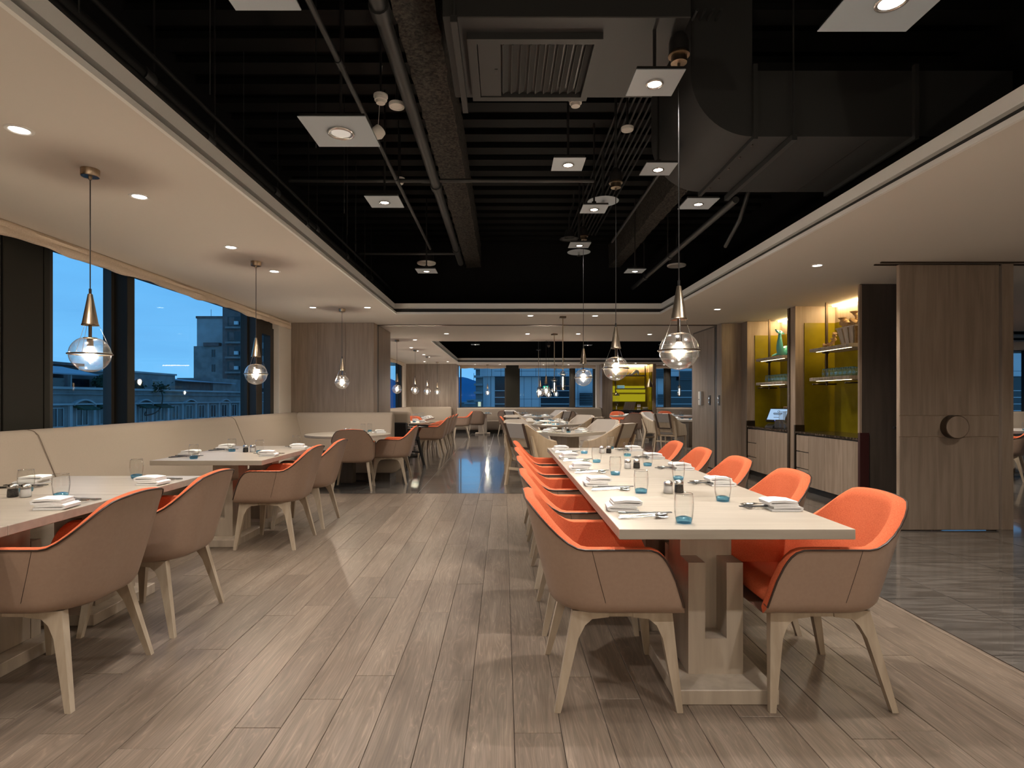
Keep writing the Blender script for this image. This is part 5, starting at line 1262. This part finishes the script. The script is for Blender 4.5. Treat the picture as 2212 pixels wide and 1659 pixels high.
for q in range(5): ck2.put((4.62+.085*q, 21.6, .84), 0, 'slanted chrome stand on the niche counter, %s from the left' % ORD[q], 'chrome stands')
bk = Kind(thing('condiment_bottle', 'x', 'bottle')); obj('body', G().lathe([(0, 0), (.028, 0), (.03, .01), (.03, .14), (.012, .18), (.012, .22), (0, .22)], 14).mesh('body', M['white'], 40), bk.src); obj('label_band', G().lathe([(.0305, .05), (.0305, .11)], 14).mesh('label_band', mat('ochre band', (.3, .2, .05), .6)), bk.src)
bk.put((5.10, 21.6, .84), 0, 'small pale bottle on the niche counter, left one'); bk.put((5.17, 21.6, .84), 0, 'small pale bottle on the niche counter, right one')
ptk = Kind(thing('serving_plate', 'x', 'plate')); obj('dish', G().lathe([(0, 0), (.07, 0), (.12, .02), (.122, .024), (.07, .008), (0, .006)], 24).mesh('dish', M['white'], 50), ptk.src); obj('foot', G().ring(.06, .004, 0.0, 20, 5).mesh('foot', M['white']), ptk.src)
for q in range(4): ptk.put((5.38, 21.6, .844+.026*q), q*.3, 'white plate in the stack on the niche counter, %s from the bottom' % ORD[q], 'stack of plates')
t = thing('heat_lamp', 'brass cone heat lamp hanging at the right of the olive niche', 'lamp', (5.45, 21.25, 1.70))
obj('shade', G().lathe([(.02, .32), (.03, .30), (.05, .24), (.145, .0), (.14, .0), (.045, .24), (0, .26)], 24).mesh('shade', M['brass'], 40), t)
obj('neck', G().cyl((0, 0, .3), (0, 0, .42), .018, 10).cyl((0, 0, .42), (0, 0, ZC-1.70), .006, 8).mesh('neck', M['bronze'], 40), t)
# window reflection of an exit sign, built as a glowing hung sign
t = thing('exit_sign_reflection', 'small green reflection of a running-figure exit sign at the far windows', 'sign', (1.62, 21.9, 1.70))
obj('face', G().box(-.10, .10, -.004, .004, -.055, .055).mesh('face', M['exitg']), t)
wm = emit('sign white', (.9, 1, .95), 1.6)
g = G().box(.0, .055, -.0065, -.0045, -.04, .04).box(-.06, -.03, -.0065, -.0045, .018, .032).prism([(-.07, -.04), (-.055, -.04), (-.03, .0), (-.01, -.02), (.0, -.012), (-.03, .02), (-.06, .01)], -.0065, -.0045, 'y')
obj('figure', g.mesh('figure', wm), t); obj('hanger', G().cyl((0, 0, .055), (0, 0, ZC-1.70), .003, 6).mesh('hanger', M['steel']), t)

# ================================================================ OUTSIDE, seen through the windows
def bld(name, label, loc=(0,0,0)): return thing(name, label, 'building', loc)
# street front on the left, plane parallel to the window wall
XF = -50.0
b = bld('street_building', 'old grey rendered terrace with parapet and arched hoods outside the left windows')
obj('wall', G().box(XF-9, XF, 52, 126, -22, 2.35).mesh('wall', M['concrete']), b)
obj('parapet_cap', G().box(XF-9, XF+.35, 52, 126, 2.35, 2.62).mesh('parapet_cap', M['conc2']), b)
obj('cornice', G().box(XF, XF+.45, 52, 126, .52, .72).mesh('cornice', M['conc2']), b)
obj('cornice', G().box(XF, XF+.30, 52, 126, 1.75, 1.85).mesh('cornice', M['concrete']), b)
arch = G()
ap = []
for i in range(17):
    t = -1+2*i/16; ap.append((t*1.75, .62+.62*max(0, math.cos(t*PI/2))**.8))
vs = []; 
for y, z in ap: vs += [(0, y, z), (.5, y, z), (.5, y, z-.20), (0, y, z-.20)]
g = G().add(vs, [(4*i+a, 4*i+(a+1) % 4, 4*i+4+(a+1) % 4, 4*i+4+a) for i in range(16) for a in range(4)])
arch_me = g.mesh('arch_hood', M['conc2'], 40)
pil_me = G().box(0, .22, -.22, .22, -6, .52).mesh('pilaster', M['conc2'])
wfr = G().box(0, .10, -.95, -.85, -2.2, 0).box(0, .10, .85, .95, -2.2, 0).box(0, .10, -.85, .85, -.1, 0).box(0, .10, -.85, .85, -2.2, -2.1).box(0, .10, -.05, .05, -2.1, -.1).box(0, .14, -1.1, 1.1, -2.35, -2.2).mesh('window', M['conc2'])
wpn = G().box(-.12, .02, -.85, -.05, -2.1, -.1).box(-.12, .02, .05, .85, -2.1, -.1).mesh('pane', M['dkwin'])
awn = G().prism([(.0, .15), (1.3, -.45), (1.3, -.55), (.0, -.2)], -1.35, 1.35, 'y').mesh('awning', M['leaf'])
i = 0; y = 56.0
while y < 123:
    obj('pilaster', pil_me, b, (XF, y-1.9, 0))
    if i % 3 == 0: obj('arch_hood', arch_me, b, (XF, y, 0))
    f = obj('window', wfr, b, (XF+.01, y, .25)); obj('pane', wpn, f)
    f = obj('window', wfr, b, (XF+.01, y, -3.6)); obj('pane', wpn, f)
    if i in (1, 3, 4, 6, 7): obj('awning', awn, b, (XF+.05, y, .45))
    obj('sill_panel', G().box(0, .08, -.9, .9, -3.3, -2.4).mesh('sill_panel', M['brick']), b, (XF, y, .1))
    y += 3.8; i += 1
# roof-top buildings behind the parapet
b = bld('rooftop_shed', 'long rooftop shed with a grey sloping sheet roof at the left window', (-56, 62, 2.64))
obj('roof', G().prism([(-3, 2.9), (2.2, 1.75), (2.2, 1.6), (-3, 2.7)], -8, 14, 'y').mesh('roof', M['roofm']), b)
for q in range(6): obj('post', G().box(1.85, 2.0, -7.8+4.2*q, -7.65+4.2*q, 0, 1.7).mesh('post', M['conc2']), b)
obj('back_wall', G().box(-3, -2.8, -8, 14, 0, 2.7).mesh('back_wall', M['brick']), b)
for q in range(5): obj('screen', G().box(1.6, 1.66, -7.2+4.2*q, -4.2+4.2*q, .0, 1.15).mesh('screen', M['dkwin']), b)
b = bld('rooftop_block', 'pale square rooftop block with pipes behind the parapet', (-55, 79, 2.64))
obj('wall', G().box(-4, 3, -2.0, 11, 0, 2.25).mesh('wall', M['concrete']), b); obj('cap', G().box(-4.2, 3.2, -2.2, 11.2, 2.25, 2.5).mesh('cap', M['conc2']), b)
f = obj('window', G().box(3.0, 3.06, 5, 7, .4, 1.4).mesh('window', M['conc2']), b); obj('pane', G().box(3.05, 3.08, 5.15, 6.85, .5, 1.3).mesh('pane', M['dkwin']), f)
for q in range(3): obj('vent_pipe', G().cyl((3.2, -1.2+.5*q, 0), (3.2, -1.2+.5*q, 3.2), .07, 8).mesh('vent_pipe', M['roofm']), b)
b = bld('rooftop_block', 'dark low rooftop building with a lean-to roof below the tower', (-55, 93, 2.64))
obj('wall', G().box(-4, 3, -3, 22, 0, 1.5).mesh('wall', M['brick']), b); obj('roof', G().prism([(-4, 2.2), (4.2, 1.5), (4.2, 1.38), (-4, 2.0)], -3, 15, 'y').mesh('roof', M['roofm']), b)
obj('wall_block', G().box(-3, 3.4, 8, 22, 0, 2.3).mesh('wall_block', M['concrete']), b)
b = bld('rooftop_house', 'dark brown rooftop house behind the bushes', (-68, 78, 2.6))
obj('wall', G().box(-6, 3, -4, 9, 0, 3.6).mesh('wall', M['brick']), b); obj('roof', G().box(-6.4, 3.6, -4.4, 9.4, 3.6, 4.0).mesh('roof', M['brick']), b)
# roof garden bushes
def bush(x, y, z, r, label, seed, h=1.0):
    rr = random.Random(seed); t = thing('roof_bush', label, 'bush', (x, y, z)); g = G()
    for q in range(260):
        a, c = rr.uniform(0, 2*PI), rr.uniform(-.3, 1); rad = r*(.72+.35*rr.random()); s = math.sqrt(max(0, 1-c*c))
        p = Vector((rad*s*math.cos(a), rad*s*math.sin(a), (rad*c+r*.5)*h)); u = Vector((rr.uniform(-1, 1), rr.uniform(-1, 1), rr.uniform(-1, 1))).normalized()*r*.16; w_ = u.orthogonal()*.8
        g.add([p-u, p+w_*.6, p+u, p-w_*.6], [(0, 1, 2, 3)])
    o = obj('foliage', g.mesh('foliage', M['leaf']), t, kind='stuff')
    obj('core', G().lathe([(0, 0), (r*.6, r*.1), (r*.78, r*.6*h), (r*.5, r*1.25*h), (0, r*1.42*h)], 10).mesh('core', M['leaf'], 60), t)
    obj('stem', G().cyl((0, 0, -.3), (0, 0, r*.4), r*.08, 6).mesh('stem', M['bark']), t)
bush(-52.5, 74.5, 2.6, 1.15, 'dark round bush behind the parapet, left of the rooftop block', 1); bush(-52.5, 77.2, 2.5, 1.35, 'larger dark bush behind the parapet, middle one', 2); bush(-51.8, 80.2, 2.4, .95, 'low dark bush behind the parapet, in front of the rooftop block', 3)
t = thing('small_tree', 'small crooked tree growing from the terrace front', 'tree', (XF+.6, 81.5, -.9))
obj('trunk', G().tube(smooth([(-.6, -2.2, -.2), (.1, -1.2, .1), (.2, .1, .9), (.3, .4, 2.4), (.1, .2, 3.6)], 5), .08, 7).mesh('trunk', M['bark'], 50), t)
rr = random.Random(5); g = G()
for q in range(90):
    p = Vector((rr.gauss(.1, .4), rr.gauss(.2, .8), 3.8+rr.gauss(0, .28))); u = Vector((rr.uniform(-1, 1), rr.uniform(-1, 1), rr.uniform(-.6, .6))).normalized()*.25; w_ = u.orthogonal()*.5
    g.add([p-u, p+w_, p+u, p-w_], [(0, 1, 2, 3)])
obj('foliage', g.mesh('foliage', M['leaf']), t, kind='stuff')
# tower
b = bld('apartment_tower', 'tall brown and grey apartment tower seen through the left windows', (-80, 150, 0))
obj('grey_block', G().box(-.9, 6.6, 0, 16, -30, 22.4).mesh('grey_block', M['conc2']), b)
obj('lower_block', G().box(-1.2, 6.4, -1, 0, -30, 15.0).mesh('lower_block', M['concrete']), b)
obj('top_cap', G().box(-1.1, 6.8, -.2, 16, 22.4, 23.0).mesh('top_cap', M['brick']), b)
obj('brown_block', G().box(6.6, 21, -1.5, 16, -30, 24.2).mesh('brown_block', M['brick']), b)
obj('roof_frame', G().box(6.6, 21, -1.5, -1.1, 24.2, 25.3).box(6.6, 7.2, -1.1, 10, 24.2, 25.3).mesh('roof_frame', M['brick']), b)
obj('balcony_ledge', G().box(-2.0, -.9, 2, 10, 10.2, 11.0).mesh('balcony_ledge', M['conc2']), b)
obj('eave', G().box(1.6, 5.6, -1.6, 0, 15.0, 15.9).mesh('eave', M['brick']), b)
obj('antenna', G().cyl((.8, 4, 23), (.8, 4, 25.4), .06, 6).mesh('antenna', M['roofm']), b)
for q in range(8):
    z = 21.0-3.9*q
    obj('floor_slab', G().box(7.6, 11.6, -2.3, -1.5, z-1.5, z-1.0).mesh('floor_slab', M['concrete']), b)
    f = obj('window', G().box(7.9, 11.4, -1.56, -1.45, z-.9, z+1.7).mesh('window', M['dkwin']), b)
    obj('shutter', G().box(8.4, 9.7, -1.62, -1.55, z-.6, z+1.5).mesh('shutter', M['brick']), f)
    if q % 2 == 0 or q == 3: obj('ac_unit', G().box(9.9, 10.9, -2.2, -1.6, z-.5, z+.4).mesh('ac_unit', M['ac']), b)
    obj('window', G().box(13.0, 14.8, -1.56, -1.45, z-.9, z+1.2).mesh('window', M['dkwin']), b)
    if q > 1:
        for c in (0, 1): obj('slit_window', G().box(3.5+.55*c, 3.9+.55*c, -1.06, -.98, z-1.0, z+.9).mesh('slit_window', M['dkwin']), b)
b = bld('far_block', 'distant grey block seen through the narrow window by the pier', (-56, 129, 0))
obj('wall', G().box(-1.0, 12, 0, 10, -25, 17).mesh('wall', M['concrete']), b)
for q in range(7): obj('window', G().box(-1.5, 12, -.06, .02, -4+3*q, -2.4+3*q).mesh('window', M['dkwin']), b)
# office tower with a rounded corner in front of the far windows
YO = 62.0
b = bld('office_building', 'pale panelled office building with a rounded corner outside the far windows', (0, YO, 0))
k = YO/F
def ux(u): return (u-U0)*k
def vz(v): return H+(V0-v)*k
xa, xb = ux(1068), 70.0; zband = vz(813)
obj('lower_wall', G().box(xa, xb, 0, 12, -25, zband).mesh('lower_wall', M['cladpan']), b)
obj('upper_band', G().box(xa, xb, -.6, 12, zband, 9).mesh('upper_band', M['cladpan']), b)
def qcyl(cx, cy, r, z0, z1, n=16):
    ps = [(cx-r*math.sin(PI/2*i/n), cy+r-r*math.cos(PI/2*i/n)) for i in range(n+1)]+[(cx, cy+r)]
    return G().prism(ps, z0, z1, 'z')
obj('round_corner', qcyl(xa, 0, 1.25, -25, zband).mesh('round_corner', M['cladpan'], 25), b)
obj('round_band', qcyl(xa, -.6, 1.6, zband, 9).mesh('round_band', M['cladpan'], 25), b)
for (ua, ub) in ((1069, 1094), (1168, 1233), (1437, 1499), (2120, 2290)):  # last strip added to darken the view from the side room
    f = obj('window_strip', G().box(ux(ua), ux(ub), -.05, .02, -24, zband-.02).mesh('window_strip', M['dkwin']), b)
    z = zband-1.6
    while z > -8: obj('transom', G().box(ux(ua), ux(ub), -.08, -.04, z, z+.07).mesh('transom', M['cladpan']), f); z -= .72
for (ua, ub, va, vb) in ((1250, 1282, 849, 876), (1418, 1434, 852, 874), (1412, 1436, 798, 818), (1464, 1499, 803, 822)):
    f = obj('louvre', G().box(ux(ua), ux(ub), -.68, -.55, vz(vb), vz(va)).mesh('louvre', M['dkwin']), b)
    for q in range(5):
        z = vz(vb)+(vz(va)-vz(vb))*(q+.5)/5; obj('blade', G().box(ux(ua), ux(ub), -.72, -.67, z-.02, z+.02).mesh('blade', M['joint']), f)
jg = G()
for u in (1060, 1132, 1148, 1165, 1180, 1240, 1248, 1300, 1340, 1380, 1420, 1450): jg.box(ux(u)-.02, ux(u)+.02, -.008, 0, -20, zband)
for v in (862, 905): jg.box(xa, xb, -.008, 0, vz(v)-.02, vz(v)+.02)
for u in (1062, 1082, 1126, 1157, 1200, 1245, 1290, 1330): jg.box(ux(u)-.02, ux(u)+.02, -.608, -.6, zband, 9)
jg.box(xa, xb, -.608, -.6, vz(802)-.02, vz(802)+.02); jg.box(xa, xb, -.62, 0, zband-.06, zband)
obj('panel_joint', jg.mesh('panel_joint', M['joint']), b)
b = bld('slim_block', 'slim balconied block left of the rounded corner', (ux(1035)*1.6, YO*1.6, 0))
obj('wall', G().box(-.6, 1.5, 0, 6, -25, 7.5).mesh('wall', M['concrete']), b)
for q in range(8): obj('balcony', G().box(-.9, .6, -.5, 0, -3.5+1.4*q, -3.1+1.4*q).mesh('balcony', M['conc2']), b)
obj('lit_window', G().box(-.2, .3, -.04, .0, -.1, .8).mesh('lit_window', M['litwin']), b)
# hills and the small town
g = G(); rows = []
for i in range(61):
    x = -260+520*i/60; hgt = 26+5*math.sin(i*.35)+3*math.sin(i*.9+1)
    rows.append([(x, 900, -40), (x, 930, hgt*.7), (x, 960, hgt+4)])
o = obj('hills', g.grid(rows).mesh('hills', M['hill'], 60)); o['kind'] = 'structure'
obj('mast', G().cyl((-50, 955, 20), (-50, 955, 44), .35, 6).mesh('mast', M['hill']), o)
rr = random.Random(9); 
for q in range(16):
    yy = 170+10*q; x = (rr.uniform(996, 1042)-U0)*yy/F; z = H-(rr.uniform(4, 26))*yy/F
    b = bld('town_house', 'small dusky town building below the hills, number of the cluster seen in the narrow sky gap', (x, yy, 0)); b['group'] = 'town below the hills'; b['label'] = 'small dusky town building below the hazy hills, %s from the front' % (ORD+['eleventh', 'twelfth', 'thirteenth', 'fourteenth', 'fifteenth', 'sixteenth'])[q]
    ww = rr.uniform(1.5, 4); obj('wall', G().box(-ww, ww, 0, 6, -45, z).mesh('wall', M['concrete']), b)
    obj('roof', G().box(-ww-.2, ww+.2, -.2, 6.2, z, z+.4).mesh('roof', M['roofm']), b)
    if q % 3 == 0: obj('lit_window', G().box(-.4, .4, -.05, 0, z-2, z-1.2).mesh('lit_window', M['litred' if q == 6 else 'litwin']), b)
struct('ground_outside', G().box(-400, 400, 26, 1200, -46, -45).box(-400, -6, -60, 26, -46, -45).mesh('ground_outside', M['concrete']))
